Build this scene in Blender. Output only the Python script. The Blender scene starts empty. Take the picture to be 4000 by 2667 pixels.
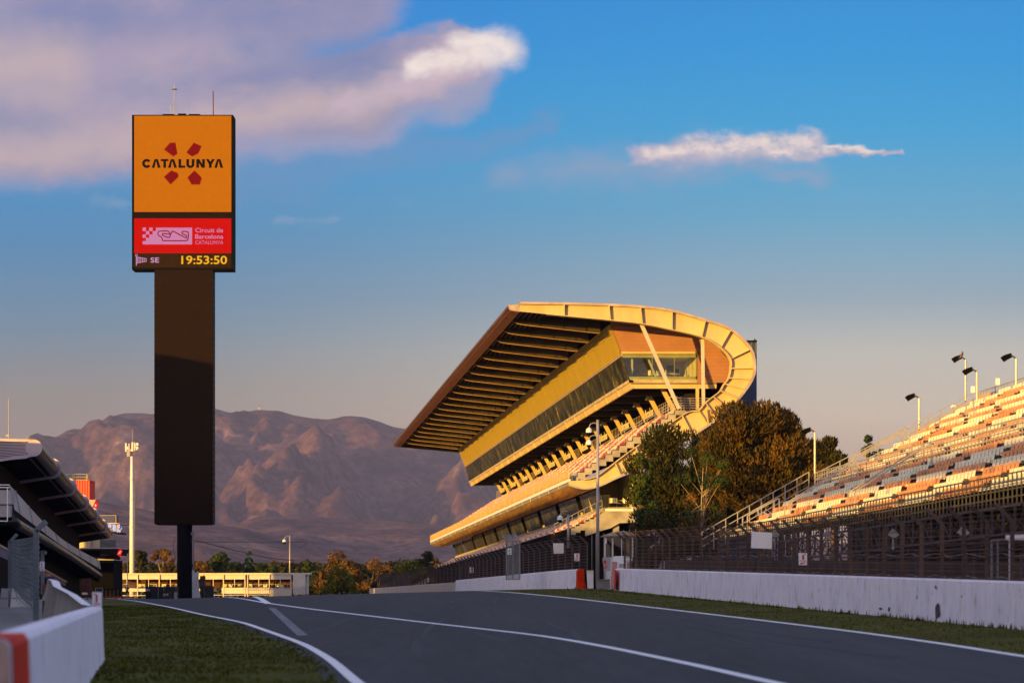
import bpy, bmesh, math, random
from mathutils import Vector, Matrix, noise
random.seed(11)
R = math.radians
HAZE_D = 0.000042
F = 9600.0            # focal length in photo pixels (4000 px wide photo)
HOR, CX = 2290.0, 2000.0
scene = bpy.context.scene

# ------------------------------------------------------------------ camera
cam_d = bpy.data.cameras.new("Camera"); cam = bpy.data.objects.new("Camera", cam_d)
scene.collection.objects.link(cam); scene.camera = cam
cam.location = (0, 0, 0); cam.rotation_euler = (R(90), 0, 0)
cam_d.sensor_width = 36; cam_d.lens = F/4000*36
cam_d.shift_y = (HOR-1333.5)/4000
cam_d.clip_start = 0.5; cam_d.clip_end = 30000
cam_d.dof.use_dof = True; cam_d.dof.focus_distance = 230; cam_d.dof.aperture_fstop = 1.6
scene.render.resolution_x = 1024; scene.render.resolution_y = 682

# ------------------------------------------------------------------ sun and sky
SUN_AZ, SUN_EL = 40.0, 3.9
TS = Vector((-math.sin(R(SUN_AZ))*math.cos(R(SUN_EL)), -math.cos(R(SUN_AZ))*math.cos(R(SUN_EL)), math.sin(R(SUN_EL))))
sl = bpy.data.lights.new("sun", 'SUN'); sl.energy = 5.0; sl.angle = R(0.5); sl.color = (1.0, 0.55, 0.07)
so = bpy.data.objects.new("sun", sl); scene.collection.objects.link(so)
so.rotation_euler = TS.to_track_quat('Z', 'Y').to_euler(); so.location = (-60, -80, 60)
scene.view_settings.view_transform = 'Standard'; scene.view_settings.look = 'None'
scene.view_settings.exposure = 0.6; scene.view_settings.gamma = 1.0
scene.view_settings.use_curve_mapping = False

def s2l(c):
    return tuple((v/12.92 if v <= 0.04045 else ((v+0.055)/1.055)**2.4) for v in c)
def rgb(r, g, b):
    return s2l((r/255, g/255, b/255))

world = bpy.data.worlds.new("World"); scene.world = world; world.use_nodes = True
W = world.node_tree; W.nodes.clear()
class NT:
    def __init__(s, t): s.t = t
    def n(s, typ, **k):
        o = s.t.nodes.new(typ)
        for a, b in k.items(): setattr(o, a, b)
        return o
    def set(s, sock, v):
        if isinstance(v, bpy.types.NodeSocket): s.t.links.new(v, sock)
        elif isinstance(v, (tuple, list)) and len(v) == 3 and sock.type == 'RGBA': sock.default_value = (*v, 1)
        else: sock.default_value = v
    def m(s, op, a, b=None, c=None, clamp=False):
        o = s.n('ShaderNodeMath', operation=op, use_clamp=clamp)
        s.set(o.inputs[0], a)
        if b is not None: s.set(o.inputs[1], b)
        if c is not None: s.set(o.inputs[2], c)
        return o.outputs[0]
    def mix(s, f, a, b, mode='MIX'):
        o = s.n('ShaderNodeMix', data_type='RGBA', blend_type=mode)
        s.set(o.inputs[0], f); s.set(o.inputs[6], a); s.set(o.inputs[7], b)
        return o.outputs[2]
    def ss(s, x, a, b):
        o = s.n('ShaderNodeMapRange', interpolation_type='SMOOTHSTEP')
        s.set(o.inputs[0], x); o.inputs[1].default_value = a; o.inputs[2].default_value = b
        o.inputs[3].default_value = 0.0; o.inputs[4].default_value = 1.0
        return o.outputs[0]
    def ramp(s, x, stops, interp='LINEAR'):
        o = s.n('ShaderNodeValToRGB'); s.set(o.inputs[0], x); r = o.color_ramp; r.interpolation = interp
        while len(r.elements) < len(stops): r.elements.new(0.5)
        for e, (p, c) in zip(r.elements, stops): e.position = p; e.color = (*c, 1)
        return o.outputs[0]
    def noise(s, vec, scale, detail=6, rough=0.55, w=None):
        o = s.n('ShaderNodeTexNoise'); s.set(o.inputs['Vector'], vec)
        o.inputs['Scale'].default_value = scale; o.inputs['Detail'].default_value = detail
        o.inputs['Roughness'].default_value = rough
        return o
w = NT(W)
tc = w.n('ShaderNodeTexCoord'); sp = w.n('ShaderNodeSeparateXYZ'); W.links.new(tc.outputs['Generated'], sp.inputs[0])
dx, dy, dz = sp.outputs
yy = w.m('MAXIMUM', dy, 0.05)
u = w.m('DIVIDE', dx, yy); v = w.m('DIVIDE', dz, yy)      # tangent of azimuth and of elevation in front
front = w.ss(dy, 0.35, 0.75)
hz = w.m('MULTIPLY', v, 4.0, clamp=True)                     # 0 at horizon .. 1 at 14 degrees
SK = [(0.0, rgb(214,168,138)), (0.16, rgb(224,186,150)), (0.28, rgb(226,208,184)), (0.38, rgb(206,204,192)), (0.47, rgb(154,180,194)),
      (0.60, rgb(98,174,210)), (0.74, rgb(46,166,222)), (0.86, rgb(6,156,224)), (1.0, rgb(0,144,222))]
SKL = [(0.0, rgb(162,130,116)), (0.20, rgb(170,146,130)), (0.32, rgb(152,148,142)), (0.42, rgb(112,146,168)), (0.56, rgb(70,142,190)),
      (0.68, rgb(52,148,206)), (0.80, rgb(20,146,216)), (0.88, rgb(0,138,218)), (1.0, rgb(0,124,218))]
skyc = w.mix(w.ss(u, -0.2, 0.16), w.ramp(hz, SKL), w.ramp(hz, SK))
# --- clouds: tapered capsules in direction space; the space is warped by noise so that edges tear and billow
cmb = w.n('ShaderNodeCombineXYZ'); w.set(cmb.inputs[0], u); w.set(cmb.inputs[1], v)
def nz2(scale, off, detail=8, rough=0.62, sy=1.5):
    mp = w.n('ShaderNodeMapping'); W.links.new(cmb.outputs[0], mp.inputs[0]); mp.inputs['Location'].default_value = (off, off*0.7, off*0.3)
    mp.inputs['Scale'].default_value = (1, sy, 1); o = w.noise(mp.outputs[0], scale, detail, rough)
    sp_ = w.n('ShaderNodeSeparateColor'); W.links.new(o.outputs['Color'], sp_.inputs[0]); return o.outputs[0], sp_.outputs[0], sp_.outputs[1]
n1, n1r, n1g = nz2(11.0, 0.0); n2, n2r, n2g = nz2(42.0, 3.1); n3, n3r, n3g = nz2(120.0, 7.7, 6)
def warp(a1, a2, a3):
    def one(base, r1, r2, r3):
        x = w.m('ADD', base, w.m('MULTIPLY', w.m('SUBTRACT', r1, 0.5), a1)); x = w.m('ADD', x, w.m('MULTIPLY', w.m('SUBTRACT', r2, 0.5), a2))
        return w.m('ADD', x, w.m('MULTIPLY', w.m('SUBTRACT', r3, 0.5), a3))
    return one(u, n1r, n2r, n3r), one(v, n1g, n2g, n3g)
def capsule(uv, p, q, r0, r1):
    """0 on the centre line, 1 at the nominal radius"""
    ax, ay = (p[0]-CX)/F, (HOR-p[1])/F; bx, by = (q[0]-CX)/F, (HOR-q[1])/F
    r0 /= F; r1 /= F; ex, ey = bx-ax, by-ay; L2 = ex*ex+ey*ey
    px = w.m('SUBTRACT', uv[0], ax); py = w.m('SUBTRACT', uv[1], ay)
    t = w.m('DIVIDE', w.m('ADD', w.m('MULTIPLY', px, ex), w.m('MULTIPLY', py, ey)), L2, clamp=True)
    qx = w.m('SUBTRACT', px, w.m('MULTIPLY', t, ex)); qy = w.m('SUBTRACT', py, w.m('MULTIPLY', t, ey))
    d = w.m('SQRT', w.m('ADD', w.m('MULTIPLY', qx, qx), w.m('MULTIPLY', qy, qy)))
    return w.m('DIVIDE', d, w.m('ADD', r0, w.m('MULTIPLY', t, r1-r0)))
def cl(uv, caps, s0, s1, tex=None, lo_=0.35, hi_=0.65):
    d = None
    for c in caps:
        k = capsule(uv, *c); d = k if d is None else w.m('MINIMUM', d, k)
    o = w.m('SUBTRACT', 1.0, w.ss(d, s0, s1))
    return w.m('MULTIPLY', o, w.ss(tex, lo_, hi_)) if tex is not None else o
Wb = warp(0.030, 0.012, 0.004); Ws = warp(0.0, 0.011, 0.007); Wt = warp(0.0, 0.010, 0.006); Ww = warp(0.02, 0.024, 0.006)
big = cl(Wb, [((-600,150),(850,130),560,450), ((300,-300),(1330,-100),560,300), ((500,430),(1420,330),230,150), ((-500,400),(350,420),300,250), ((1200,330),(1800,220),150,110)], 0.66, 1.18)
soft = cl(Wb, [((-500,500),(700,540),260,170), ((700,470),(1850,300),250,110), ((700,540),(1500,430),190,110)], 0.40, 1.2)
wisp = cl(Ww, [((800,700),(2150,470),130,40)], 0.0, 1.5)
ridge_ = cl(Wt, [((1330,420),(1930,215),60,100), ((1650,300),(1960,200),100,95)], 0.10, 1.25, n2, 0.22, 0.60)
tipb = cl(Wt, [((1620,270),(1970,195),46,80), ((1780,180),(1960,165),50,50)], 0.0, 1.45, n2, 0.20, 0.55)
pink = cl(Wb, [((-400,250),(250,240),160,110), ((-300,620),(700,490),130,70), ((400,560),(1750,300),75,70)], -0.3, 1.9)
dusk = cl(Wb, [((150,60),(1450,30),110,120), ((900,330),(1500,200),80,60)], -0.2, 1.7)
st = cl(Ws, [((2480,600),(3520,592),44,12), ((2640,596),(3180,568),66,62)], 0.25, 1.25)
stb = cl(Ws, [((2520,590),(3440,580),30,12), ((2680,575),(3170,556),44,46)], 0.0, 1.35, n3, 0.28, 0.62)
tail = cl(Ww, [((1980,680),(2700,610),90,100), ((2200,650),(3200,640),60,50)], -0.1, 1.5, n2, 0.15, 0.6)
lo = cl(Ww, [((1120,830),(1330,825),26,20), ((1575,835),(1605,830),22,18), ((380,800),(520,790),40,20)], -0.2, 1.5, n2, 0.3, 0.65)
body = w.ramp(n1, [(0.28, rgb(114,134,180)), (0.46, rgb(146,148,184)), (0.62, rgb(184,166,186))])
c = skyc
c = w.mix(w.m('MULTIPLY', wisp, 0.45), c, rgb(112,150,196))
c = w.mix(w.m('MULTIPLY', soft, 0.92), c, rgb(158,162,196))
c = w.mix(w.m('MULTIPLY', big, 0.93), c, body)
c = w.mix(w.m('MULTIPLY', w.m('MULTIPLY', dusk, big), 0.55), c, rgb(116,132,182))
c = w.mix(w.m('MULTIPLY', w.m('MULTIPLY', pink, big), 0.80), c, rgb(208,184,184))
c = w.mix(w.m('MULTIPLY', ridge_, 0.80), c, rgb(208,186,204))
c = w.mix(w.m('MULTIPLY', tipb, 0.92), c, rgb(255,240,232))
c = w.mix(w.m('MULTIPLY', tail, 0.45), c, rgb(168,168,190))
c = w.mix(w.m('MULTIPLY', st, 0.80), c, rgb(196,184,202))
c = w.mix(w.m('MULTIPLY', stb, 0.90), c, rgb(250,230,220))
c = w.mix(w.m('MULTIPLY', lo, 0.25), c, rgb(196,192,206))
sky = w.n('ShaderNodeTexSky', sky_type='NISHITA'); sky.sun_disc = False
sky.sun_elevation = R(SUN_EL); sky.sun_rotation = R(180+SUN_AZ); sky.dust_density = 1.5
nsh = w.mix(1.0, sky.outputs[0], (0.13,0.13,0.13), 'MULTIPLY')
rest = w.mix(1.0, nsh, w.mix(w.ss(dz, 0.03, 0.42), w.mix(w.ss(dx, -0.75, 0.35), (1.60,1.12,1.00), (0.12,0.17,0.36)), (0.34,0.34,0.52)), 'ADD')     # bright high haze of the evening sky
tot = w.mix(w.m('MULTIPLY', front, w.m('SUBTRACT', 1.0, w.ss(dz, 0.25, 0.45))), rest, c)
bg = w.n('ShaderNodeBackground'); bg.inputs[1].default_value = 0.66; w.set(bg.inputs[0], tot)
wo = w.n('ShaderNodeOutputWorld'); W.links.new(bg.outputs[0], wo.inputs[0])

# ------------------------------------------------------------------ geometry helpers
U = Vector((-0.109375, 1.0, -0.015625))        # direction of the straight (away from the camera)
def P(x, y, d): return Vector(((x-CX)/F*d, d, (HOR-y)/F*d))
def L(x, y, d, d0): return P(x, y, d0) + U*(d-d0)
def S(s, d, z): return Vector((s-0.109375*d, d, z))      # s = offset across the straight
def sfun(p): return p.x+0.109375*p.y
def crest(s): 
    if s < -7: return -0.8-0.002*(-7-s)
    if s > 20: return -0.1
    return -0.8+(s+7)/27*0.7
def gz(s, Y):
    c0 = -1.45; zc = crest(s)
    def raw(Yv):
        if Yv < 35: return c0
        if Yv < 150: return c0+(zc-c0)*(Yv-35)/115
        return zc-0.0045*(min(Yv, 900)-150)
    if Y < 0: return c0
    h = 14.0
    return sum(raw(Y+h*k/4) for k in range(-4, 5))/9
def gnd(X, Y): return gz(X+0.109375*Y, Y)
def G(x, y):
    """photo pixel -> (s, Y) on the ground"""
    prev = None; best = (9, 0)
    Y = 14.0
    while Y < 165:
        X = (x-CX)/F*Y; f = (HOR-y)/F*Y - gnd(X, Y)
        if f/Y < best[0]: best = (f/Y, Y)
        if f <= 0:
            lo_, hi_ = Y-0.5, Y
            for _ in range(20):
                mid = (lo_+hi_)/2
                if (HOR-y)/F*mid - gnd((x-CX)/F*mid, mid) > 0: lo_ = mid
                else: hi_ = mid
            Yb = hi_; return ((x-CX)/F*Yb+0.109375*Yb, Yb)
        Y += 0.5
    Yb = best[1]; return ((x-CX)/F*Yb+0.109375*Yb, Yb)
def ground_pt(x, y, dz=0.0):
    s, Y = G(x, y); return S(s, Y, gz(s, Y)+dz)

ORIG = {}
col = scene.collection
class MB:
    def __init__(s): s.v = []; s.f = []; s.mi = []; s.cur = 0
    def add(s, vs, fs):
        o = len(s.v); s.v += [Vector(a) for a in vs]
        for f in fs: s.f.append(tuple(o+i for i in f)); s.mi.append(s.cur)
        return s
    def poly(s, pts): return s.add(pts, [tuple(range(len(pts)))])
    def prism(s, pts, vec):
        n = len(pts); vec = Vector(vec); b = [Vector(p)+vec for p in pts]
        fs = [tuple(range(n))[::-1], tuple(range(n, 2*n))]+[(i, (i+1) % n, n+(i+1) % n, n+i) for i in range(n)]
        return s.add(list(pts)+b, fs)
    def box(s, c, hx, hy, hz):
        c = Vector(c); hx = Vector(hx); hy = Vector(hy); hz = Vector(hz)
        return s.prism([c-hx-hy-hz, c+hx-hy-hz, c+hx+hy-hz, c-hx+hy-hz], hz*2)
    def abox(s, x0, x1, y0, y1, z0, z1):
        return s.box(((x0+x1)/2, (y0+y1)/2, (z0+z1)/2), ((x1-x0)/2, 0, 0), (0, (y1-y0)/2, 0), (0, 0, (z1-z0)/2))
    def beam(s, p, q, wd, ht, up=(0, 0, 1)):
        p = Vector(p); q = Vector(q); d = (q-p).normalized(); up = Vector(up)
        sx = d.cross(up)
        if sx.length < 1e-4: sx = d.cross(Vector((1, 0, 0)))
        sx.normalize(); uz = sx.cross(d).normalized()
        return s.box((p+q)/2, (q-p)/2, sx*wd/2, uz*ht/2)
    def tube(s, path, r, n=8, caps=True):
        path = [Vector(p) for p in path]; rings = []
        rr = r if isinstance(r, (list, tuple)) else [r]*len(path)
        vs = []; fs = []
        for i, p in enumerate(path):
            d = (path[min(i+1, len(path)-1)]-path[max(i-1, 0)]).normalized()
            a = d.cross(Vector((0, 0, 1)))
            if a.length < 0.05: a = d.cross(Vector((0, 1, 0)))
            a.normalize(); b = a.cross(d).normalized()
            for k in range(n):
                t = 2*math.pi*k/n; vs.append(p+(a*math.cos(t)+b*math.sin(t))*rr[i])
        for i in range(len(path)-1):
            for k in range(n):
                fs.append((i*n+k, i*n+(k+1) % n, (i+1)*n+(k+1) % n, (i+1)*n+k))
        if caps: fs.append(tuple(range(n))[::-1]); fs.append(tuple((len(path)-1)*n+k for k in range(n)))
        return s.add(vs, fs)
    def strip(s, A, B):
        n = len(A); return s.add(list(A)+list(B), [(i, i+1, n+i+1, n+i) for i in range(n-1)])
    def lathe(s, c, prof, n=16):
        c = Vector(c); vs = []; fs = []
        for (r, z) in prof:
            for k in range(n): t = 2*math.pi*k/n; vs.append(c+Vector((r*math.cos(t), r*math.sin(t), z)))
        for i in range(len(prof)-1):
            for k in range(n): fs.append((i*n+k, i*n+(k+1) % n, (i+1)*n+(k+1) % n, (i+1)*n+k))
        fs.append(tuple(range(n))[::-1]); fs.append(tuple((len(prof)-1)*n+k for k in range(n)))
        return s.add(vs, fs)
    def build(s, name, mat, parent=None, smooth=False, label=None, origin=None):
        if not s.v: s.v = [Vector((0,0,0))]; 
        if parent is not None: o0 = ORIG[parent.name]
        elif origin is not None: o0 = Vector(origin)
        else:
            o0 = sum(s.v, Vector())/len(s.v); o0 = Vector((o0.x, o0.y, min(p.z for p in s.v)))
        me = bpy.data.meshes.new(name); me.from_pydata([p-o0 for p in s.v], [], s.f)
        mats = mat if isinstance(mat, (list, tuple)) else [mat]
        for mm in mats: me.materials.append(mm)
        if len(mats) > 1:
            for pl, i in zip(me.polygons, s.mi): pl.material_index = i
        if smooth:
            for pl in me.polygons: pl.use_smooth = True
        me.validate(); bm = bmesh.new(); bm.from_mesh(me)
        if not smooth or True: bmesh.ops.recalc_face_normals(bm, faces=bm.faces)
        bm.to_mesh(me); bm.free()
        ob = bpy.data.objects.new(name, me); col.objects.link(ob)
        if parent is not None: ob.parent = parent
        else: ob.location = o0
        ORIG[ob.name] = o0
        if label: ob['label'] = label
        return ob
def tag(o, label, cat, group=None):
    o['label'] = label; o['category'] = cat
    if group: o['group'] = group
    return o
def thing(name, label, cat, loc, group=None):
    o = bpy.data.objects.new(name, None); col.objects.link(o); o.location = loc; o.empty_display_size = 0.3
    ORIG[o.name] = Vector(loc); return tag(o, label, cat, group)
def structure(o, kind='structure'): o['kind'] = kind; return o
def copy_tree(o, parent=None, delta=None):
    c = o.copy(); col.objects.link(c)
    if parent: c.parent = parent
    if delta is not None: c.location = o.location+Vector(delta)
    ORIG[c.name] = ORIG.get(o.name, Vector())+(Vector(delta) if delta is not None else Vector())
    for ch in list(o.children): copy_tree(ch, c)
    return c

# ------------------------------------------------------------------ materials
MATS = {}
def mat(name, c, rough=0.7, metal=0.0, var=0.12, vs=1.0, bump=0.0, bs=8.0, emit=None, estr=0.0, spec=0.5, fine=0.0, stretch=(1,1,1)):
    if name in MATS: return MATS[name]
    m_ = bpy.data.materials.new(name); m_.use_nodes = True; t = NT(m_.node_tree)
    b = m_.node_tree.nodes['Principled BSDF']
    g = t.n('ShaderNodeNewGeometry'); mp = t.n('ShaderNodeMapping'); t.set(mp.inputs[0], g.outputs['Position']); mp.inputs['Scale'].default_value = stretch
    nz = t.noise(mp.outputs[0], vs, 6, 0.6)
    lo_ = tuple(max(0, x*(1-var*1.8)) for x in c); hi_ = tuple(min(1, x*(1+var*1.8)) for x in c)
    colr = t.ramp(nz.outputs[0], [(0.3, lo_), (0.7, hi_)])
    if fine:
        nf = t.noise(mp.outputs[0], vs*14, 4, 0.7)
        colr = t.mix(fine, colr, t.ramp(nf.outputs[0], [(0.35, tuple(x*0.5 for x in c)), (0.65, tuple(min(1, x*1.5) for x in c))]))
    t.set(b.inputs['Base Color'], colr)
    b.inputs['Roughness'].default_value = rough; b.inputs['Metallic'].default_value = metal
    b.inputs['Specular IOR Level'].default_value = spec
    if bump:
        nb = t.noise(mp.outputs[0], bs, 5, 0.6); bu = t.n('ShaderNodeBump'); bu.inputs['Strength'].default_value = bump
        bu.inputs['Distance'].default_value = 0.1; t.set(bu.inputs['Height'], nb.outputs[0]); t.set(b.inputs['Normal'], bu.outputs[0])
    if emit:
        b.inputs['Emission Color'].default_value = (*emit, 1); b.inputs['Emission Strength'].default_value = estr
    MATS[name] = m_; return m_
M = dict(
    steel=mat('painted_steel', (0.50,0.48,0.46), 0.5, 0.0, 0.06, 0.6),
    ring=mat('ring_cream_steel', (0.56,0.42,0.20), 0.55, 0.0, 0.10, 0.5, fine=0.12, stretch=(1,1,0.4)),
    lip=mat('weathered_lip', (0.42,0.34,0.30), 0.45, 0.2, 0.15, 1.2),
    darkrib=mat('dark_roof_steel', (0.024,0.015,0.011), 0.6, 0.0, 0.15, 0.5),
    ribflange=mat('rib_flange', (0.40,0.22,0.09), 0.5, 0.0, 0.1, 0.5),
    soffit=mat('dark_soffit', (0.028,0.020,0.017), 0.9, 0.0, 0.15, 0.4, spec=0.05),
    rust=mat('rusty_fascia', (0.10,0.048,0.028), 0.5, 0.1, 0.25, 2.5, stretch=(1,0.25,1)),
    louvre=mat('louvre_slats', (0.70,0.52,0.06), 0.5, 0.0, 0.05, 0.5),
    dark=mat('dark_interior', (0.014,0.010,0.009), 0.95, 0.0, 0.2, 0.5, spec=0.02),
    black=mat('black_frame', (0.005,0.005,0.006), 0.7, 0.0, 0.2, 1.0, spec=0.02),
    concrete=mat('raw_concrete', (0.34,0.31,0.28), 0.9, 0.0, 0.18, 0.9, 0.15, 6, fine=0.15),
    clad=mat('orange_brown_cladding', (0.36,0.17,0.12), 0.6, 0.0, 0.08, 0.6),
    navy=mat('navy_cladding', (0.030,0.045,0.10), 0.6, 0.0, 0.1, 0.5),
    cream=mat('cream_wall', (0.62,0.55,0.34), 0.8, 0.0, 0.05, 0.5),
    white=mat('white_paint', (0.78,0.77,0.78), 0.5, 0.0, 0.04, 1.0),
    offwhite=mat('offwhite_panel', (0.62,0.60,0.58), 0.6, 0.0, 0.06, 0.8),
    red=mat('red_paint', (0.60,0.03,0.02), 0.5, 0.0, 0.1, 1.0),
    redseat=mat('red_seat', (0.50,0.035,0.03), 0.5, 0.0, 0.15, 1.5),
    whiteseat=mat('white_seat', (0.80,0.76,0.52), 0.5, 0.0, 0.08, 1.5),
    rail=mat('galvanised_rail', (0.36,0.34,0.34), 0.4, 0.3, 0.1, 2.0),
    darksteel=mat('dark_galvanised_steel', (0.050,0.050,0.056), 0.6, 0.1, 0.2, 2.5),
    wire=mat('fence_wire', (0.05,0.04,0.036), 0.6, 0.2, 0.2, 3.0),
    rustwire=mat('rusty_fence_wire', (0.10,0.043,0.022), 0.7, 0.1, 0.3, 0.6),
    tubeb=mat('black_glossy_tube', (0.012,0.009,0.009), 0.22, 0.0, 0.3, 3.0, 0.25, 2.5),
    peach=mat('pale_metal_panel', (0.55,0.44,0.50), 0.5, 0.0, 0.04, 0.5),
    palegrey=mat('pale_grey_panel', (0.36,0.35,0.38), 0.6, 0.0, 0.08, 1.0),
    grey=mat('grey_panel', (0.20,0.20,0.215), 0.6, 0.0, 0.12, 1.2),
    signwhite=mat('sign_white', (0.82,0.82,0.86), 0.5, 0.0, 0.03, 2.0),
    signred=mat('sign_red', (0.55,0.01,0.03), 0.5, 0.0, 0.05, 2.0),
    signgreen=mat('sign_green', (0.02,0.24,0.12), 0.5, 0.0, 0.05, 2.0),
    wood=mat('slatted_timber_soffit', (0.78,0.42,0.12), 0.7, 0.0, 0.22, 1.0, stretch=(2.5,0.06,2.5)),
    skin=mat('skin', (0.42,0.24,0.17), 0.6, 0.0, 0.05, 4),
)
def glass_mat(name, c, rough=0.05, bump=0.0, bs=1.0, stretch=(1,1,1), spec=1.0):
    m_ = mat(name, c, rough, 0.0, 0.5, 0.35, bump, bs, spec=spec, stretch=stretch); return m_
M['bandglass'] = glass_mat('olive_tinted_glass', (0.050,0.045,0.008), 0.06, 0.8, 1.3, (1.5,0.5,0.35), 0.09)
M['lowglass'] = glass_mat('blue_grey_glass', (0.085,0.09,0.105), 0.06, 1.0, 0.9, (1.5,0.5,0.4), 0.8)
def clear_glass(name, tint, alpha):
    m_ = bpy.data.materials.new(name); m_.use_nodes = True; t = NT(m_.node_tree); nd = m_.node_tree.nodes
    nd.remove(nd['Principled BSDF']); out = nd['Material Output']
    tr = t.n('ShaderNodeBsdfTransparent'); tr.inputs[0].default_value = (*tint, 1)
    gl = t.n('ShaderNodeBsdfGlossy'); gl.inputs['Roughness'].default_value = 0.03
    mx = t.n('ShaderNodeMixShader'); mx.inputs[0].default_value = alpha
    t.set(mx.inputs[1], tr.outputs[0]); t.set(mx.inputs[2], gl.outputs[0]); t.set(out.inputs[0], mx.outputs[0]); return m_
def rerange(m_, stops, scale, stretch):
    t = NT(m_.node_tree); b = m_.node_tree.nodes['Principled BSDF']; g = t.n('ShaderNodeNewGeometry'); mp = t.n('ShaderNodeMapping')
    t.set(mp.inputs[0], g.outputs['Position']); mp.inputs['Scale'].default_value = stretch
    t.set(b.inputs['Base Color'], t.ramp(t.noise(mp.outputs[0], scale, 5, 0.65).outputs[0], stops))
rerange(M['bandglass'], [(0.36, (0.006,0.007,0.003)), (0.5, (0.030,0.032,0.005)), (0.60, (0.085,0.075,0.008)), (0.70, (0.36,0.27,0.09))], 0.9, (1.6,0.7,0.22))  # pale streaks painted into the glass colour stand for reflections of lit things
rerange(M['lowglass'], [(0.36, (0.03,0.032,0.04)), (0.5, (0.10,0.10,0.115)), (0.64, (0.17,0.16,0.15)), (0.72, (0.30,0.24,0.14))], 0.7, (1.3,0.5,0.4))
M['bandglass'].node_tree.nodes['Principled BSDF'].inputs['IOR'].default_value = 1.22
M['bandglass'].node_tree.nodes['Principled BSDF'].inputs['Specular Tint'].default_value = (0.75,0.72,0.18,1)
M['clear'] = clear_glass('clear_window_glass', (0.86,0.92,0.84), 0.07)
M['teal'] = clear_glass('teal_balustrade_glass', (0.45,0.62,0.58), 0.10)
EM = {}
def em(name, c, s=1.0):
    if name not in EM:
        m_ = bpy.data.materials.new(name); m_.use_nodes = True; t = NT(m_.node_tree); b = m_.node_tree.nodes['Principled BSDF']
        b.inputs['Base Color'].default_value = (0.004,0.004,0.004,1); b.inputs['Roughness'].default_value = 0.8; b.inputs['Specular IOR Level'].default_value = 0.0
        g = t.n('ShaderNodeNewGeometry'); nz = t.noise(g.outputs['Position'], 1.4, 5, 0.7)
        t.set(b.inputs['Emission Color'], t.ramp(nz.outputs[0], [(0.3, tuple(x*0.95 for x in c)), (0.7, tuple(min(x*1.04, 1) for x in c))]))
        b.inputs['Emission Strength'].default_value = s*0.66; EM[name] = m_
    return EM[name]

def corrugate(m_, scale, direction='Z', strength=0.6):
    t = NT(m_.node_tree); b = m_.node_tree.nodes['Principled BSDF']; g = t.n('ShaderNodeNewGeometry')
    wv = t.n('ShaderNodeTexWave', wave_type='BANDS', bands_direction=direction); t.set(wv.inputs['Vector'], g.outputs['Position']); wv.inputs['Scale'].default_value = scale
    bu = t.n('ShaderNodeBump'); bu.inputs['Strength'].default_value = strength; bu.inputs['Distance'].default_value = 0.06
    t.set(bu.inputs['Height'], wv.outputs[1]); t.set(b.inputs['Normal'], bu.outputs[0])
corrugate(M['clad'], 0.95); corrugate(M['navy'], 0.7, 'X')

def text(body, origin, right, up, size, material, parent, name='lettering', bold=0.0, align='LEFT', width=None, thick=0.01):
    cu = bpy.data.curves.new(name, 'FONT'); cu.body = body; cu.size = size; cu.align_x = align; cu.align_y = 'BOTTOM_BASELINE'
    cu.offset = bold*size; cu.extrude = thick; cu.resolution_u = 3
    tmp = bpy.data.objects.new('tmp', cu); col.objects.link(tmp)
    dg = bpy.context.evaluated_depsgraph_get(); me = bpy.data.meshes.new_from_object(tmp.evaluated_get(dg)); bpy.data.objects.remove(tmp)
    xs = [p.co.x for p in me.vertices]; x0, x1 = min(xs), max(xs); sx = (width/(x1-x0)) if width else 1.0
    right = Vector(right).normalized(); up = Vector(up).normalized(); nrm = right.cross(up); o0 = ORIG[parent.name]
    org = Vector(origin)
    for p in me.vertices:
        q = p.co; p.co = org+right*((q.x-(x0 if width and align == 'LEFT' else 0))*sx)+up*q.y+nrm*q.z-o0
    me.materials.clear(); me.materials.append(material); me.name = name
    ob = bpy.data.objects.new(name, me); col.objects.link(ob); ob.parent = parent; ORIG[ob.name] = o0; return ob
# ------------------------------------------------------------------ ground, track, verges
def interp(tab, x):
    if x <= tab[0][0]: return tab[0][1]
    for (a, b), (c_, d_) in zip(tab, tab[1:]):
        if x <= c_: return b+(d_-b)*(x-a)/(c_-a)
    return tab[-1][1]
def frange(a, b, n): return [a+(b-a)*i/(n-1) for i in range(n)]
def yrows(a, b):
    r = [a]
    while r[-1] < b: r.append(r[-1]+(1.0 if r[-1] < 200 else r[-1]*0.03))
    r[-1] = b; return r
def sheet(name, sL, sR, y0, y1, dz, material, nlat=2, kinks=(-7, 20)):
    mb = MB(); rows = yrows(y0, y1); vs = []
    for Y in rows:
        a, b = sL(Y), sR(Y)
        for k in range(nlat):
            s = a+(b-a)*k/(nlat-1); vs.append(S(s, Y, gz(s, Y)+dz))
    fs = [(i*nlat+k, i*nlat+k+1, (i+1)*nlat+k+1, (i+1)*nlat+k) for i in range(len(rows)-1) for k in range(nlat-1)]
    mb.add(vs, fs); return mb.build(name, material, smooth=True)
def curve(pix):
    t = sorted((G(x, y)[1], G(x, y)[0]) for x, y in pix)
    return [(a, b) for i, (a, b) in enumerate(t) if i == 0 or a > t[i-1][0]+0.3]

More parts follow.
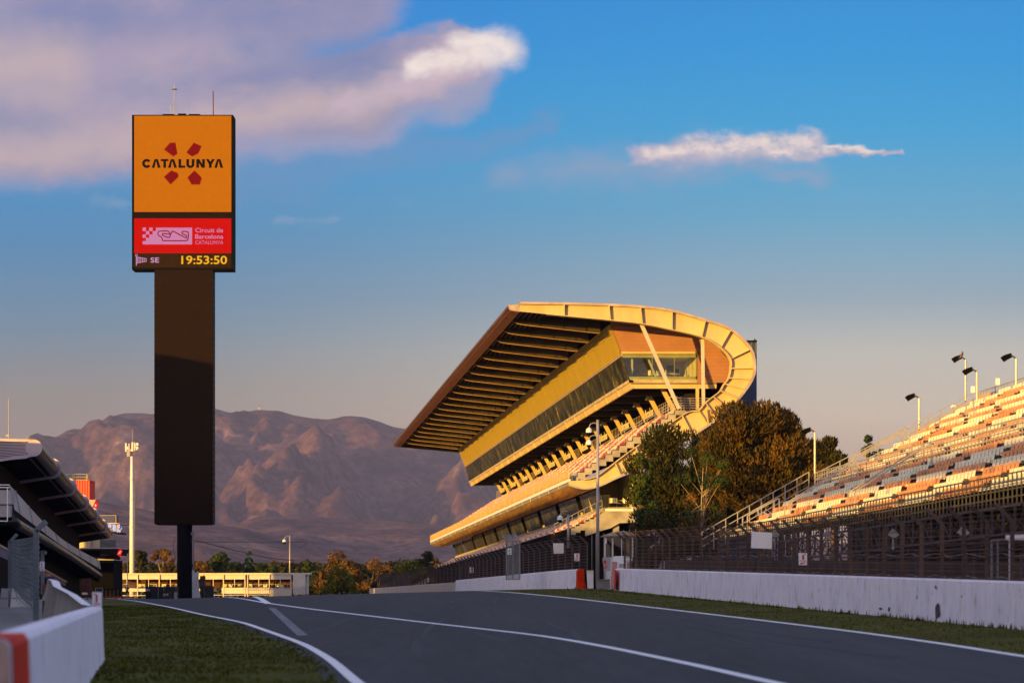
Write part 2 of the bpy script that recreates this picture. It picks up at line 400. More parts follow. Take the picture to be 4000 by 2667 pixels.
m_ground = mat('dry_ground', (0.075,0.065,0.035), 0.95, 0, 0.3, 0.15, fine=0.4)
m_asph = mat('asphalt', (0.032,0.030,0.034), 0.85, 0, 0.34, 0.30, 0.3, 40, fine=0.40, stretch=(1,0.07,1), spec=0.35)
m_asph2 = mat('newer_asphalt', (0.024,0.023,0.028), 0.85, 0, 0.10, 0.5, 0.2, 40, fine=0.22, stretch=(1,0.3,1), spec=0.35)
m_apron = mat('apron_concrete', (0.18,0.17,0.17), 0.9, 0, 0.15, 0.4, 0.1, 20, fine=0.2)
m_line = mat('line_paint', (0.82,0.82,0.88), 0.6, 0, 0.10, 3.0, fine=0.16)
m_grass = mat('mown_grass', (0.074,0.072,0.009), 0.95, 0, 0.42, 0.22, 0.4, 12, fine=0.55, spec=0.1)
m_blade = mat('grass_blades', (0.075,0.080,0.009), 0.9, 0, 0.45, 0.35, fine=0.3, spec=0.1)

t = NT(m_grass.node_tree); b = m_grass.node_tree.nodes['Principled BSDF']; g = t.n('ShaderNodeNewGeometry'); old = b.inputs['Base Color'].links[0].from_socket
mp = t.n('ShaderNodeMapping'); t.set(mp.inputs[0], g.outputs['Position']); mp.inputs['Scale'].default_value = (1, 0.45, 1)
t.set(b.inputs['Base Color'], t.mix(t.m('MULTIPLY', t.ss(t.noise(mp.outputs[0], 0.55, 7, 0.7).outputs[0], 0.54, 0.66), 0.75), old, (0.075,0.048,0.022)))
# wide base sheet (reaches under the mountains)
mb = MB(); Ys = [-430, -200, -60, 0]+yrows(6, 900)+[1500, 2600, 4000, 6200, 9000, 16500]
Ss = [-6000, -3000, -900, -300, -120, -60, -30, -15, -7, -2, 4, 9, 14, 20, 26, 40, 80, 200, 700, 3200, 6000]
vs = []
for Y in Ys:
    for s in Ss:
        ss_ = s if abs(s) < 300 else s
        vs.append(Vector((ss_-0.109375*min(Y, 900), Y, gz(max(-60, min(60, s)), max(Y, 0))-0.06)))
n = len(Ss); mb.add(vs, [(i*n+k, i*n+k+1, (i+1)*n+k+1, (i+1)*n+k) for i in range(len(Ys)-1) for k in range(n-1)])
structure(mb.build('ground', m_ground, smooth=True))

rline = curve([(1840,2306),(1922,2309),(2211,2333),(2551,2372),(2976,2422),(3401,2474),(3741,2522),(4000,2563)])
mline = curve([(900,2333),(1036,2354),(1206,2377),(1393,2399),(1700,2435),(2126,2483),(2381,2527),(2721,2597),(3027,2667)])
lline = curve([(456,2340),(543,2349),(604,2360),(681,2375),(783,2399),(952,2432),(1190,2517),(1292,2576),(1395,2667)])
bline = curve([(995,2330),(1016,2337),(1048,2357)])
def cfn(tab, extend=0.0):
    a, b = tab[0], tab[-1]
    k0 = (tab[2][1]-tab[0][1])/(tab[2][0]-tab[0][0]); 
    def f(Y):
        if Y < a[0]: return a[1]+k0*(Y-a[0])
        if Y > b[0]: return b[1]+extend*(Y-b[0])
        # small smoothing
        h = min(3.0, Y-a[0], b[0]-Y)
        return (interp(tab, Y-h)+2*interp(tab, Y)+interp(tab, Y+h))/4
    return f
fr, fm, fl = cfn(rline), cfn(mline, -0.03), cfn(lline, -0.03)
print('LINES r', [(round(a), round(b, 1)) for a, b in rline]); print('m', [(round(a), round(b, 1)) for a, b in mline]); print('l', [(round(a), round(b, 1)) for a, b in lline])
def lefts(Y):
    if Y < 46: return -1.72-(Y-19.4)*0.0342
    return -2.63-(Y-46)*0.058
structure(sheet('track', lambda Y: -60.0, lambda Y: 21.0, 6, 620, 0.0, m_asph, 41))
structure(sheet('pit_exit_lane', lambda Y: fl(Y)-0.35, lambda Y: min(fl(Y)+9, interp(curve([(1045,2356),(1060,2372),(1120,2430),(1185,2490),(1192,2517)]), Y)), G(1192,2517)[1], 150, 0.004, m_asph2, 6))
structure(sheet('paddock_apron', lambda Y: -60.0, lambda Y: lefts(Y)-0.05, 6, 170, 0.008, m_apron, 30))
structure(sheet('grass_verge', lambda Y: lefts(Y), lambda Y: fl(Y)-0.45, 22, 152, 0.012, m_grass, 8))
structure(sheet('grass_verge', lambda Y: fr(Y)+0.12, lambda Y: 24.0, 22, 250, 0.012, m_grass, 12))
def lsheet(f, w0, y0, y1, dz=0.009): return structure(sheet('track_line', lambda Y: f(Y)-w0/2, lambda Y: f(Y)+w0/2, y0, y1, dz, m_line, 2))
lsheet(fr, 0.26, 24, 250); lsheet(fm, 0.24, 24, 250); lsheet(fl, 0.19, 24, 300, 0.017)
fb = cfn(bline, 0.02); lsheet(fb, 0.34, bline[0][0], 165, 0.010)
# ladder marking beside the lane
mb = MB(); Za, Zb = G(1062,2374), G(1183,2482)
for i in range(26):
    t = i/26; Y = Za[1]+(Zb[1]-Za[1])*t; Yn = Za[1]+(Zb[1]-Za[1])*(t+0.030); s = Za[0]+(Zb[0]-Za[0])*t
    mb.poly([S(s-0.14, Y, gz(s, Y)+0.009), S(s+0.14, Y, gz(s, Y)+0.009), S(s+0.14, Yn, gz(s, Yn)+0.009), S(s-0.14, Yn, gz(s, Yn)+0.009)])
structure(mb.build('ladder_marking', mat('worn_line_paint', (0.20,0.20,0.23), 0.7, 0, 0.3, 3.0)))
# skid marks on the track
mb = MB(); rs = random.Random(5); m_skid = mat('tyre_rubber_marks', (0.018,0.018,0.020), 0.8, 0, 0.2, 1.0)
for i in range(34):
    s0, Y0, ln, kk = rs.uniform(1, 17), rs.uniform(40, 130), rs.uniform(8, 26), rs.uniform(-0.03, 0.09)
    A = []; B = []
    for j in range(12):
        Y = Y0+ln*j/11; s = s0+kk*(Y-Y0)+0.0016*(Y-Y0)**2; ww = 0.09*math.sin(math.pi*(j+0.3)/11.6)
        A.append(S(s-ww, Y, gz(s, Y)+0.005)); B.append(S(s+ww, Y, gz(s, Y)+0.005))
    mb.strip(A, B)
structure(mb.build('skid_marks', m_skid))
# grass blades (stuff)
rs = random.Random(8)
def blades(n, sa, sb, ya, yb, h):
    mb = MB()
    for i in range(n):
        t = rs.random()**1.5; Y = ya+(yb-ya)*t; a, b = sa(Y), sb(Y)
        if b <= a: continue
        s = rs.uniform(a, b)
        if noise.noise(Vector((s*0.7, Y*0.35, 3))) < rs.uniform(-0.55, 0.2): continue
        p = S(s, Y, gz(s, Y)+0.01); an = rs.uniform(0, math.pi); wv = Vector((math.cos(an), math.sin(an), 0))*rs.uniform(0.01, 0.035)
        hh = h*rs.uniform(0.4, 1.2); tip_ = p+Vector((rs.uniform(-.03, .03), rs.uniform(-.03, .03), hh))
        mb.add([p-wv, p+wv, tip_], [(0, 1, 2)])
    return structure(mb.build('grass', m_blade), 'stuff')
blades(26000, lefts, lambda Y: fl(Y)-0.22, 28, 120, 0.05)
blades(9000, lambda Y: fr(Y)+0.10, lambda Y: 20.1, 42, 150, 0.05)
blades(1600, lambda Y: 19.75, lambda Y: 20.1, 50, 150, 0.16)

# ------------------------------------------------------------------ mountains
RIDGE = [(-900,2000),(-400,1930),(0,1850),(100,1800),(190,1757),(262,1714),(305,1688),(407,1661),(479,1638),(529,1613),(565,1613),(605,1622),(700,1612),(835,1595),(908,1613),(980,1609),(1013,1602),(1092,1605),(1152,1622),(1231,1635),(1297,1640),(1356,1626),(1415,1626),(1475,1645),(1534,1665),(1580,1673),(1700,1700),(1900,1760),(2200,1880),(2600,2010),(3200,2120),(4200,2190),(5200,2230)]
m_mount = bpy.data.materials.new('mountain_scrub'); m_mount.use_nodes = True
t = NT(m_mount.node_tree); b = m_mount.node_tree.nodes['Principled BSDF']; g = t.n('ShaderNodeNewGeometry')
n_a = t.noise(g.outputs['Position'], 0.0035, 9, 0.68).outputs[0]; n_b = t.noise(g.outputs['Position'], 0.022, 6, 0.7).outputs[0]
cc = t.ramp(n_a, [(0.34, (0.040,0.030,0.045)), (0.48, (0.10,0.052,0.060)), (0.60, (0.15,0.085,0.080)), (0.70, (0.32,0.20,0.17))])
cc = t.mix(0.45, cc, t.ramp(n_b, [(0.40, (0.02,0.02,0.02)), (0.5, (0.5,0.5,0.5)), (0.60, (1,1,1))]), 'OVERLAY')
t.set(b.inputs['Base Color'], cc); b.inputs['Roughness'].default_value = 1.0; b.inputs['Specular IOR Level'].default_value = 0.0
bu = t.n('ShaderNodeBump'); bu.inputs['Strength'].default_value = 1.0; bu.inputs['Distance'].default_value = 12; t.set(bu.inputs['Height'], n_b); t.set(b.inputs['Normal'], bu.outputs[0])
def mountain(name, ridge, yb, yr, nx, ny, amp, seed, px0, px1, spur, material=m_mount):
    mb = MB(); vs = []; offs = Vector((seed*13.1, seed*7.7, 0))
    for j in range(ny+1):
        tt = j/ny*1.25
        for i in range(nx+1):
            px = px0+(px1-px0)*i/nx
            Yd = yb+(yr-yb)*tt
            hr = (HOR-interp(ridge, px))/F*yr
            X = (px-CX)/F*yr
            q = Vector((X*spur, Yd*spur*0.45, seed))
            rid = 0.0; a_ = 1.0; fr_ = 1.0
            for o_ in range(5):
                nn = 1-math.sqrt(noise.noise(q*fr_+offs)**2*4+0.02); rid += a_*nn; a_ *= 0.42; fr_ *= 2.1
            rid = rid/1.70
            if tt <= 1: prof = 1-(1-tt)**1.35; 
            else: prof = 1-(tt-1)*2.2
            taper = max(0.0, min(1.0, 4*prof*(1-prof)))**1.15 if tt <= 1 else 0.0
            z = hr*prof*(1-0.0)+amp*(rid-0.72)*taper*(0.35+hr/860.0) - 8
            z = max(z, -8+0.02*i % 1)
            ripple = noise.noise(Vector((X*0.01, Yd*0.01, seed)))*9+noise.noise(Vector((X*0.025, Yd*0.025, seed)))*5
            vs.append(Vector((X, Yd, z+ripple*(0.3+0.7*taper)+8*tt*0.9)))
    n_ = nx+1
    mb.add(vs, [(j*n_+i, j*n_+i+1, (j+1)*n_+i+1, (j+1)*n_+i) for j in range(ny) for i in range(nx)])
    return structure(mb.build(name, material, smooth=True))
mountain('mountains', RIDGE, 7800, 12000, 460, 190, 700, 3, -900, 5200, 0.0015)
FOOT = [(-1200,1900),(0,1930),(300,1950),(413,1961),(545,1984),(842,2043),(1006,2076),(1138,2109),(1300,2150),(1600,2185),(2400,2220),(5000,2240)]
FOOT2 = [(-1200,2240),(600,2230),(800,2120),(900,2060),(1000,2018),(1200,2012),(1330,2024),(1500,2030),(1700,2045),(2000,2080),(2600,2150),(5000,2220)]
m_foot = m_mount.copy(); m_foot.name = 'foothill_woods'
mountain('foothills', FOOT2, 6000, 7800, 300, 50, 80, 9, -1200, 5000, 0.003, m_foot)
mountain('foothills', FOOT, 4600, 6000, 260, 40, 60, 5, -1200, 5000, 0.0035, m_foot)

# mast on the summit
t_ = thing('summit_mast', 'tiny red and white mast on the highest rounded summit', 'mast', P(1013,1603,12000))
mb = MB(); mb.tube([P(1013,1606,11980), P(1013,1590,11980)], [3,2], 6); mb.build('mast_tower', M['white'], t_)
mb = MB(); mb.tube([P(1013,1590,11980), P(1013,1584,11980)], [3,3], 6); mb.build('mast_platform', M['red'], t_)
# ------------------------------------------------------------------ main grandstand
DR, DW, DE = 223.0, 230.0, 393.0
BAY = 7.6
RING = [((2028,1190),(2028,1216)),((2200,1192),(2200,1233)),((2375,1197),(2380,1250)),((2498,1204),(2505,1264)),((2621,1220),(2621,1287)),
 ((2750,1256),(2737,1315)),((2849,1292),(2812,1357)),((2926,1366),(2852,1402)),((2941,1440),(2854,1442)),((2930,1483),(2845,1479)),
 ((2905,1522),(2828,1502)),((2877,1557),(2812,1529)),((2838,1595),(2783,1552)),((2796,1634),(2754,1576)),((2761,1658),(2726,1606)),
 ((2650,1730),(2677,1616)),((2550,1790),(2568,1690)),((2450,1841),(2450,1771)),((2386,1874),(2344,1852)),((2334,1897),(2309,1869)),
 ((2281,1906),(2270,1875)),((2222,1893),(2222,1878))]
def catmull(pts, sub=6):
    out = []
    for i in range(len(pts)-1):
        p0 = pts[max(i-1, 0)]; p1 = pts[i]; p2 = pts[i+1]; p3 = pts[min(i+2, len(pts)-1)]
        for k in range(sub):
            t = k/sub
            out.append(tuple(0.5*((2*p1[j])+(-p0[j]+p2[j])*t+(2*p0[j]-5*p1[j]+4*p2[j]-p3[j])*t*t+(-p0[j]+3*p1[j]-3*p2[j]+p3[j])*t**3) for j in range(2)))
    out.append(pts[-1]); return out
OUT = catmull([a for a, b in RING]); INN = catmull([b for a, b in RING]); SUB = 6
def Q(p, d, d0=DR): return L(p[0], p[1], d, d0)

gs = thing('main_grandstand', 'long covered grandstand with a curved cream steel end ring, louvred band and tilted glass gallery', 'grandstand', (S(34, DW, -1.0)))
# ring: web, outer lip, inner flange, ribs
mb = MB(); mb.strip([Q(p, DR) for p in OUT], [Q(p, DR) for p in INN]); mb.strip([Q(p, DR+0.12) for p in OUT], [Q(p, DR+0.12) for p in INN])
ring = mb.build('end_ring', M['ring'], gs)
def lipstrip(line, off, d0, d1, sgn=1):
    """flange following a profile line, thickness off px"""
    n_ = len(line); nrm = []
    for i in range(n_):
        a = line[max(i-1, 0)]; b_ = line[min(i+1, n_-1)]; tx, ty = b_[0]-a[0], b_[1]-a[1]; l = math.hypot(tx, ty) or 1
        nrm.append((ty/l*sgn, -tx/l*sgn))
    o2 = [(p[0]+k[0]*off, p[1]+k[1]*off) for p, k in zip(line, nrm)]
    mb = MB(); a0 = [Q(p, d0) for p in line]; a1 = [Q(p, d0) for p in o2]; b0 = [Q(p, d1) for p in line]; b1 = [Q(p, d1) for p in o2]
    mb.strip(a0, a1); mb.strip(b0, b1); mb.strip(a0, b0); mb.strip(a1, b1); return mb
lipstrip(OUT[:15*SUB], 9, DR-0.42, DR+0.5).build('ring_outer_lip', M['lip'], gs)
lipstrip(OUT[15*SUB:], 6, DR-0.42, DR+0.5).build('ring_lower_lip', M['lip'], gs)
lipstrip(INN[4:20*SUB], 3.0, DR-0.38, DR+0.4, -1).build('ring_inner_flange', M['ring'], gs)
for k in list(range(1, 15)):
    for fr_ in ((0.0,) if k > 6 else (0.0,)):
        i = int((k+fr_)*SUB); a, b_ = OUT[i], INN[i]
        mb = MB(); mb.prism([Q(a, DR-0.40), Q(b_, DR-0.36), Q(b_, DR-0.002), Q(a, DR-0.002)], (0.09, 0, 0) if k < 8 else (0, 0, 0.09))
        mb.build('ring_rib', M['ring'], gs)
for a, b_ in [((2755,1600),(2762,1660)),((2568,1690),(2590,1768)),((2660,1625),(2700,1700)),((2480,1750),(2500,1815)),((2660,1620),(2600,1640)),((2400,1812),(2420,1858))]:
    mb = MB(); mb.prism([Q(a, DR-0.35), Q(b_, DR-0.35), Q(b_, DR-0.002), Q(a, DR-0.002)], (0.10, 0, 0.03)); mb.build('ring_rib', M['ring'], gs)
# first end piece of the nose
# roof skin over the whole length
n14 = 14*SUB+1
mb = MB(); o_t = [(p[0], p[1]-2) for p in OUT[:n14]]
mb.strip([Q(p, DR+0.5) for p in o_t], [Q(p, DE) for p in o_t])
mb.build('roof', M['lip'], gs)
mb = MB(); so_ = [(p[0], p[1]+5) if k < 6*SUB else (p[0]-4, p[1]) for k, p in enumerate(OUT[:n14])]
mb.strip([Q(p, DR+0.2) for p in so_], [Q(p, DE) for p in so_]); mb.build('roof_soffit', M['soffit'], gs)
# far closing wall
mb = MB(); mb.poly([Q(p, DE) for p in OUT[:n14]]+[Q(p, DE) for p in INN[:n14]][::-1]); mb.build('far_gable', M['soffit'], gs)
# nose: rounded front edge and rust underside strip
nose = []
for k in range(9):
    t = math.pi*(0.5+k/8); nose.append((1990+9*math.cos(t), 1200-10*math.sin(t)))
mb = MB(); nl = [(2030,1190)]+nose; mb.strip([Q(p, DR) for p in nl], [Q(p, DE) for p in nl]); mb.poly([Q(p, DR) for p in nl+[(2028,1216)]])
mb.build('roof_nose', M['rust'], gs)
mb = MB(); mb.prism([Q((1991,1210.5), DR), Q((2030,1216.5), DR), Q((2030,1219), DR), Q((1991,1212.5), DR)], U*(DE-DR)); mb.build('roof_edge_strip', mat('rusty_strip', (0.30,0.12,0.06), 0.5, 0.1, 0.25, 2.0, stretch=(1,1,1)), gs)
mb = MB(); mb.poly([Q((1984,1191), DR-0.01), Q((2028,1190), DR-0.01), Q((2028,1216), DR-0.01), Q((1991,1210), DR-0.01)]); mb.build('nose_cap', M['lip'], gs)
# roof beams: web between soffit and inner line, bright bottom flange, stiffeners
NB = 22
inner_line = [p for p in INN[:14*SUB] if p[0] <= 2400] 
def ylo(x): return interp([(a, b_) for a, b_ in inner_line], x)
def yhi(x): return interp([(a, b_) for a, b_ in OUT[:4*SUB]], x)
xs = frange(2034, 2392, 14)
for i in range(1, NB):
    d = DR+BAY*i
    if d > DE-2: break
    mb = MB(); up = [Q((x, yhi(x)+6), d) for x in xs]; dn = [Q((x, ylo(x)+6+((x-2034)/358)*6), d) for x in xs]
    dn[0] = Q((2034, 1212), d); dn[1] = Q((xs[1], 1224), d)
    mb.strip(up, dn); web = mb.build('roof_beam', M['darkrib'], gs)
    fz = Vector((0,0,.05)); fy = Vector((0,.05,0)); mb = MB(); mb.strip([q-fy for q in dn], [q+fy for q in dn]); mb.strip([q-fy-fz for q in dn], [q+fy-fz for q in dn])
    mb.strip([q-fy for q in dn], [q-fy-fz for q in dn]); mb.strip([q+fy for q in dn], [q+fy-fz for q in dn])
    mb.build('beam_flange', M['ribflange'], web)
    for fx in (0.32, 0.58, 0.84):
        x = 2034+358*fx; mb = MB(); mb.beam(Q((x, yhi(x)+8), d-0.12), Q((x, ylo(x)+6+fx*6), d-0.06), 0.06, 0.10); mb.build('beam_stiffener', M['darkrib'], web)
mb = MB()
for fx in frange(0.06, 0.30, 5)+[0.58, 0.84]:
    x = 2034+358*fx; mb.beam(Q((x, yhi(x)+12), DR+1), Q((x, yhi(x)+12), DE-1), 0.16, 0.14)
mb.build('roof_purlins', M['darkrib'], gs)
# end wall cladding at DW, with window opening
def EW(x, y): return P(x, y, DW)
def sc(p, k): return ((p[0]-950)*k+950, (p[1]-2440)*k+2440)     # profile px at DR -> px at DW
inn_w = [sc(p, DR/DW) for p in INN]; inn_px = [(p[0], p[1]) for p in INN]
kx = [(p[0]*1.0+0, p[1]) for p in INN]
top = [p for p in INN[2*SUB:6*SUB+4] if p[0] > 2390]
mb = MB()
wall_top = [(2384,1262)]+[(p[0]-10, p[1]+4) for p in top]
def wtop(x): return interp([(2384,1240),(2500,1256),(2600,1276),(2700,1302),(2760,1326),(2800,1352),(2840,1400)], x)
for a, b_ in zip(frange(2384, 2856, 40)[:-1], frange(2384, 2856, 40)[1:]):
    y1 = 1383 if (b_ <= 2725) else 1492
    ya = max(1262, 0) if a < 2386 else 0
    la = 1383 if b_ <= 2725 else 1494
    if b_ < 2427: la = 1267+(b_-2382)*2.6
    mb.poly([EW(a, wtop(a)), EW(b_, wtop(b_)), EW(b_, la), EW(a, la if b_ >= 2427 else 1267+(a-2382)*2.6)])
mb.build('end_wall_cladding', M['clad'], gs)
mb = MB(); mb.prism([EW(2426,1374), EW(2725,1374), EW(2725,1383), EW(2426,1383)], (0, -0.25, 0)); mb.build('window_header', M['ring'], gs)
# gallery room behind the window
mb = MB()
mb.prism([EW(2462,1478), EW(2722,1478), EW(2722,1484), EW(2462,1484)], U*7.5)         # floor
gal_f = mb.build('gallery_floor', M['cream'], gs)
mb = MB(); mb.poly([L(2430,1384,DW+7.5,DW), L(2722,1384,DW+7.5,DW), L(2722,1480,DW+7.5,DW), L(2462,1480,DW+7.5,DW)])
mb.poly([EW(2722,1384), L(2722,1384,DW+7.5,DW), L(2722,1480,DW+7.5,DW), EW(2722,1480)]); mb.build('gallery_wall', M['cream'], gs)
mb = MB(); mb.poly([EW(2430,1384), EW(2722,1384), L(2722,1384,DW+7.5,DW), L(2430,1384,DW+7.5,DW)]); mb.build('gallery_ceiling', M['cream'], gs)
fr = MB()
for x in (2548, 2634): fr.beam(EW(x,1384)-Vector((0,.03,0)), EW(x,1480)-Vector((0,.03,0)), 0.05, 0.06)
fr.prism([EW(2430,1385), EW(2722,1385), EW(2722,1397), EW(2432,1397)], (0,-0.06,0)); fr.prism([EW(2456,1471), EW(2722,1471), EW(2722,1481), EW(2460,1481)], (0,-0.06,0))
fr.beam(EW(2720,1384), EW(2720,1481), 0.12, 0.1)
wf = fr.build('gallery_window_frame', mat('olive_window_frame', (0.20,0.23,0.12), 0.5), gs)
mb = MB(); mb.poly([EW(2432,1397), EW(2720,1397), EW(2720,1471), EW(2456,1471)]); mb.build('gallery_pane', M['clear'], wf)
mb = MB()
for x in (2474,): mb.beam(EW(x,1398)+U*0.8, EW(x,1476)+U*0.8, 0.2, 0.2)
mb.beam(EW(2540,1400)+U*1.0, EW(2572,1476)+U*1.0, 0.18, 0.18); mb.build('gallery_post', M['palegrey'], gs)
mb = MB(); mb.beam(L(2640,1416,DW+5,DW), L(2672,1416,DW+5,DW), 0.2, 0.55); mb.beam(L(2610,1432,DW+5,DW), L(2634,1432,DW+5,DW), 0.2, 0.4); mb.beam(L(2680,1425,DW+6,DW), L(2697,1425,DW+6,DW), 0.1, 0.5)
mb.build('gallery_screens', M['black'], gs)
# louvre band
mb = MB(); A0, A1 = (2382,1267), (2427,1384); NS = 15
for i in range(NS):
    t = (i+0.12)/NS; x = A0[0]+(A1[0]-A0[0])*t; y = A0[1]+(A1[1]-A0[1])*t
    t2 = (i+0.66)/NS; x2 = A0[0]+(A1[0]-A0[0])*t2; y2 = A0[1]+(A1[1]-A0[1])*t2
    mb.prism([EW(x-3, y), EW(x2-3, y2), EW(x2+4, y2), EW(x+4, y)], U*(DE-DW-1))
mb.build('louvre_band', M['louvre'], gs)
mb = MB(); mb.poly([EW(2389,1260), EW(2433,1384), L(2433,1384,DE-1,DW), L(2389,1260,DE-1,DW)]); mb.build('louvre_backing', M['dark'], gs)
mb = MB(); mb.poly([L(2382,1262,DE-1,DW), L(2722,1290,DE-1,DW), L(2722,1500,DE-1,DW), L(2462,1500,DE-1,DW), L(2427,1384,DE-1,DW)]); mb.build('far_wall', M['soffit'], gs)
mb = MB(); mb.prism([EW(2425,1383), EW(2432,1383), EW(2434,1391), EW(2427,1391)], U*(DE-DW-1)); mb.build('louvre_sill', M['lip'], gs)
# tilted glass gallery
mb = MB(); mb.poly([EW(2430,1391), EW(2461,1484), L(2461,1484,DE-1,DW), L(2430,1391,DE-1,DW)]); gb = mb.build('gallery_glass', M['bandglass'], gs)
for i in range(1, 22):
    d = DW+BAY*i
    if d < DE-1: mb = MB(); mb.beam(L(2429.5,1391,d,DW), L(2460.5,1484,d,DW), 0.07, 0.05); mb.build('glass_mullion', mat('dark_mullion', (0.03,0.03,0.015), 0.4), gb)
# deck edge beam with brackets, deck slab and underside beams
mb = MB(); mb.prism([EW(2455,1483), EW(2472,1483), EW(2476,1494), EW(2458,1494)], U*(DE-DW)); mb.prism([EW(2455,1483.2), EW(2722,1483.2), EW(2722,1494), EW(2458,1494)], (0,0.3,0))
mb.build('deck_cap', mat('weathered_cap', (0.42,0.36,0.30), 0.8, 0, 0.2, 1.5), gs)
mb = MB(); mb.prism([EW(2461,1495), EW(2467,1495), EW(2476,1517), EW(2470,1517)], U*(DE-DW)); db = mb.build('deck_beam', M['ring'], gs)
mb = MB(); mb.prism([EW(2467,1494.5), EW(2800,1494.5), EW(2798,1517), EW(2474,1517)], (0,0.35,0)); mb.build('deck_end_beam', M['ring'], gs)
for i in range(1, 22):
    d = DW+BAY*i
    if d < DE: mb = MB(); mb.prism([L(2456,1495,d,DW), L(2462,1495,d,DW), L(2471,1519,d,DW), L(2465,1519,d,DW)], U*0.25); mb.build('beam_bracket', M['ring'], db)
mb = MB(); mb.prism([EW(2464,1496), EW(2800,1496), EW(2800,1500), EW(2464,1500)], U*(DE-DW)); mb.build('deck_slab', M['dark'], gs)
for i in range(1, 22):
    d = DW+BAY*i
    if d < DE: mb = MB(); mb.prism([L(2474,1501,d,DW), L(2740,1501,d,DW), L(2700,1517,d,DW), L(2474,1517,d,DW)], U*0.25); mb.build('deck_joist', M['darkrib'], gs)
# floodlights under the deck
for i in range(20):
    d = DW+5+BAY*i*0.98
    if d > DE-4: break
    c = L(2560,1524,d,DW); f = thing('spotlight', 'small black spotlight hanging under the gallery deck of the covered grandstand', 'spotlight', c, 'spotlights under the gallery deck')
    mb = MB(); mb.lathe(c+Vector((0,0,-0.35)), [(0.15,-0.16),(0.12,0.03),(0.05,0.10)], 8); mb.build('lamp_housing', M['darksteel'], f)
    mb = MB(); mb.beam(c+Vector((0,0,-0.2)), c+Vector((0,0,0.1)), 0.05, 0.05); mb.build('bracket', M['darksteel'], f)
# seating bowl (stepped)
DS = 226.0
TA, TB, NST = (2640,1602), (2232,1862), 15
dxs = (TB[0]-TA[0])/NST; dys = (TB[1]-TA[1])/NST
prof = [(2740,1602), (2640,1602)]
for i in range(NST):
    x = TA[0]+dxs*i; y = TA[1]+dys*i; prof += [(x, y+dys), (x+dxs, y+dys)] if i else [(x, y+dys), (x+dxs, y+dys)]
low = [(2222,1866), (2222,1880)]
for i in range(NST-1, -1, -1):
    x = TA[0]+dxs*i; y = TA[1]+dys*i; low += [(x+dxs+14, y+dys+24), (x+14, y+dys+24)][0:2]
low += [(2660,1620), (2740,1620)]
pl = [P(a, b_, DS) for a, b_ in prof]; plw = [P(a, b_, DS) for a, b_ in low]
mb = MB()
mb.strip(pl, [q+U*(DE-DS) for q in pl])
n_ = len(prof)
# end face as quads per step
for i in range(NST):
    x = TA[0]+dxs*i; y = TA[1]+dys*i
    mb.poly([P(x, y+dys, DS), P(x+dxs, y+dys, DS), P(x+dxs, y+dys+26, DS), P(x, y+dys+26, DS)])
mb.poly([P(2740,1602,DS), P(2640,1602,DS), P(2640,1620,DS), P(2740,1620,DS)])
mb.build('seating_terrace', M['concrete'], gs)
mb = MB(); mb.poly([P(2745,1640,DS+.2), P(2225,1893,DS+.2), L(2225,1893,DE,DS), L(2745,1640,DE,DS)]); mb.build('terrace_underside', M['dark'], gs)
# seats
def seat_shape(mb, c, ax, fwd, wd=0.42, h=0.42, dp=0.40):
    """one shell seat: pan and back, ax = along the row, fwd = towards the track"""
    a = ax*wd/2; up = Vector((0, 0, 1)); bk = c-fwd*0.02
    mb.add([bk-a+up*0.10, bk+a+up*0.10, bk+a+up*(0.10+h)-fwd*0.06, bk-a+up*(0.10+h)-fwd*0.06,
            c-a+fwd*dp+up*0.14, c+a+fwd*dp+up*0.14, c+a+fwd*(dp+0.02)+up*0.05, c-a+fwd*(dp+0.02)+up*0.05],
           [(0,1,2,3),(0,1,5,4),(4,5,6,7)])
def lum(p, s_): return noise.noise(p*s_)
seat_mb = MB(); rs = random.Random(4); fwd = Vector((-1, 0, 0)); near_seats = []
pitch = 0.52
for r in range(NST):
    x = TA[0]+dxs*(r+0.95); y = TA[1]+dys*(r+1); base = P(x, y, DS)
    k = 0; d = 0.8
    while d < DE-DS-1:
        if (int((d+1.5)/BAY*0.5) % 3 == 2) and ((d/ (BAY*2)) % 1) < 0.06: d += pitch; continue
        c = base+U*d+Vector((0.48, 0, 0.02)); white = ((k*1.0+r*5) % 14) < 6.5 or rs.random() < 0.12
        if d < 9*pitch+0.8: near_seats.append((c, white, r))
        else:
            seat_mb.cur = 1 if white else 0; seat_shape(seat_mb, c, U.normalized(), fwd)
        d += pitch; k += 1
for c, wh, r in near_seats[:100]:
    mb = MB(); seat_shape(mb, c, U.normalized(), fwd); mb.build('seat', M['whiteseat'] if wh else M['redseat'], gs)
for c, wh, r in near_seats[100:]:
    seat_mb.cur = 1 if wh else 0; seat_shape(seat_mb, c, U.normalized(), fwd)
structure(seat_mb.build('seat_rows', [M['redseat'], M['whiteseat']], gs), 'stuff')
# end railing that follows the steps
mb = MB()
def railing(mb, a, b_, n_, h=1.05, rails=(1.0, 0.66, 0.33), r=0.03, posts=True):
    a = Vector(a); b_ = Vector(b_); up = Vector((0, 0, 1))
    for k in rails: mb.beam(a+up*h*k, b_+up*h*k, r*1.6, r*1.6)
    if posts:
        for i in range(n_+1): q = a+(b_-a)*i/n_; mb.beam(q, q+up*h, r*1.6, r*1.6, (0, 1, 0))
railing(mb, P(2648,1600,DS), P(2232,1858,DS), 14, 1.1, (1.0,0.75,0.5,0.25)); railing(mb, P(2648,1602,DS), P(2790,1602,DS), 6, 1.1, (1.0,0.8,0.6,0.4,0.2))
mb.build('end_railing', M['rail'], gs)
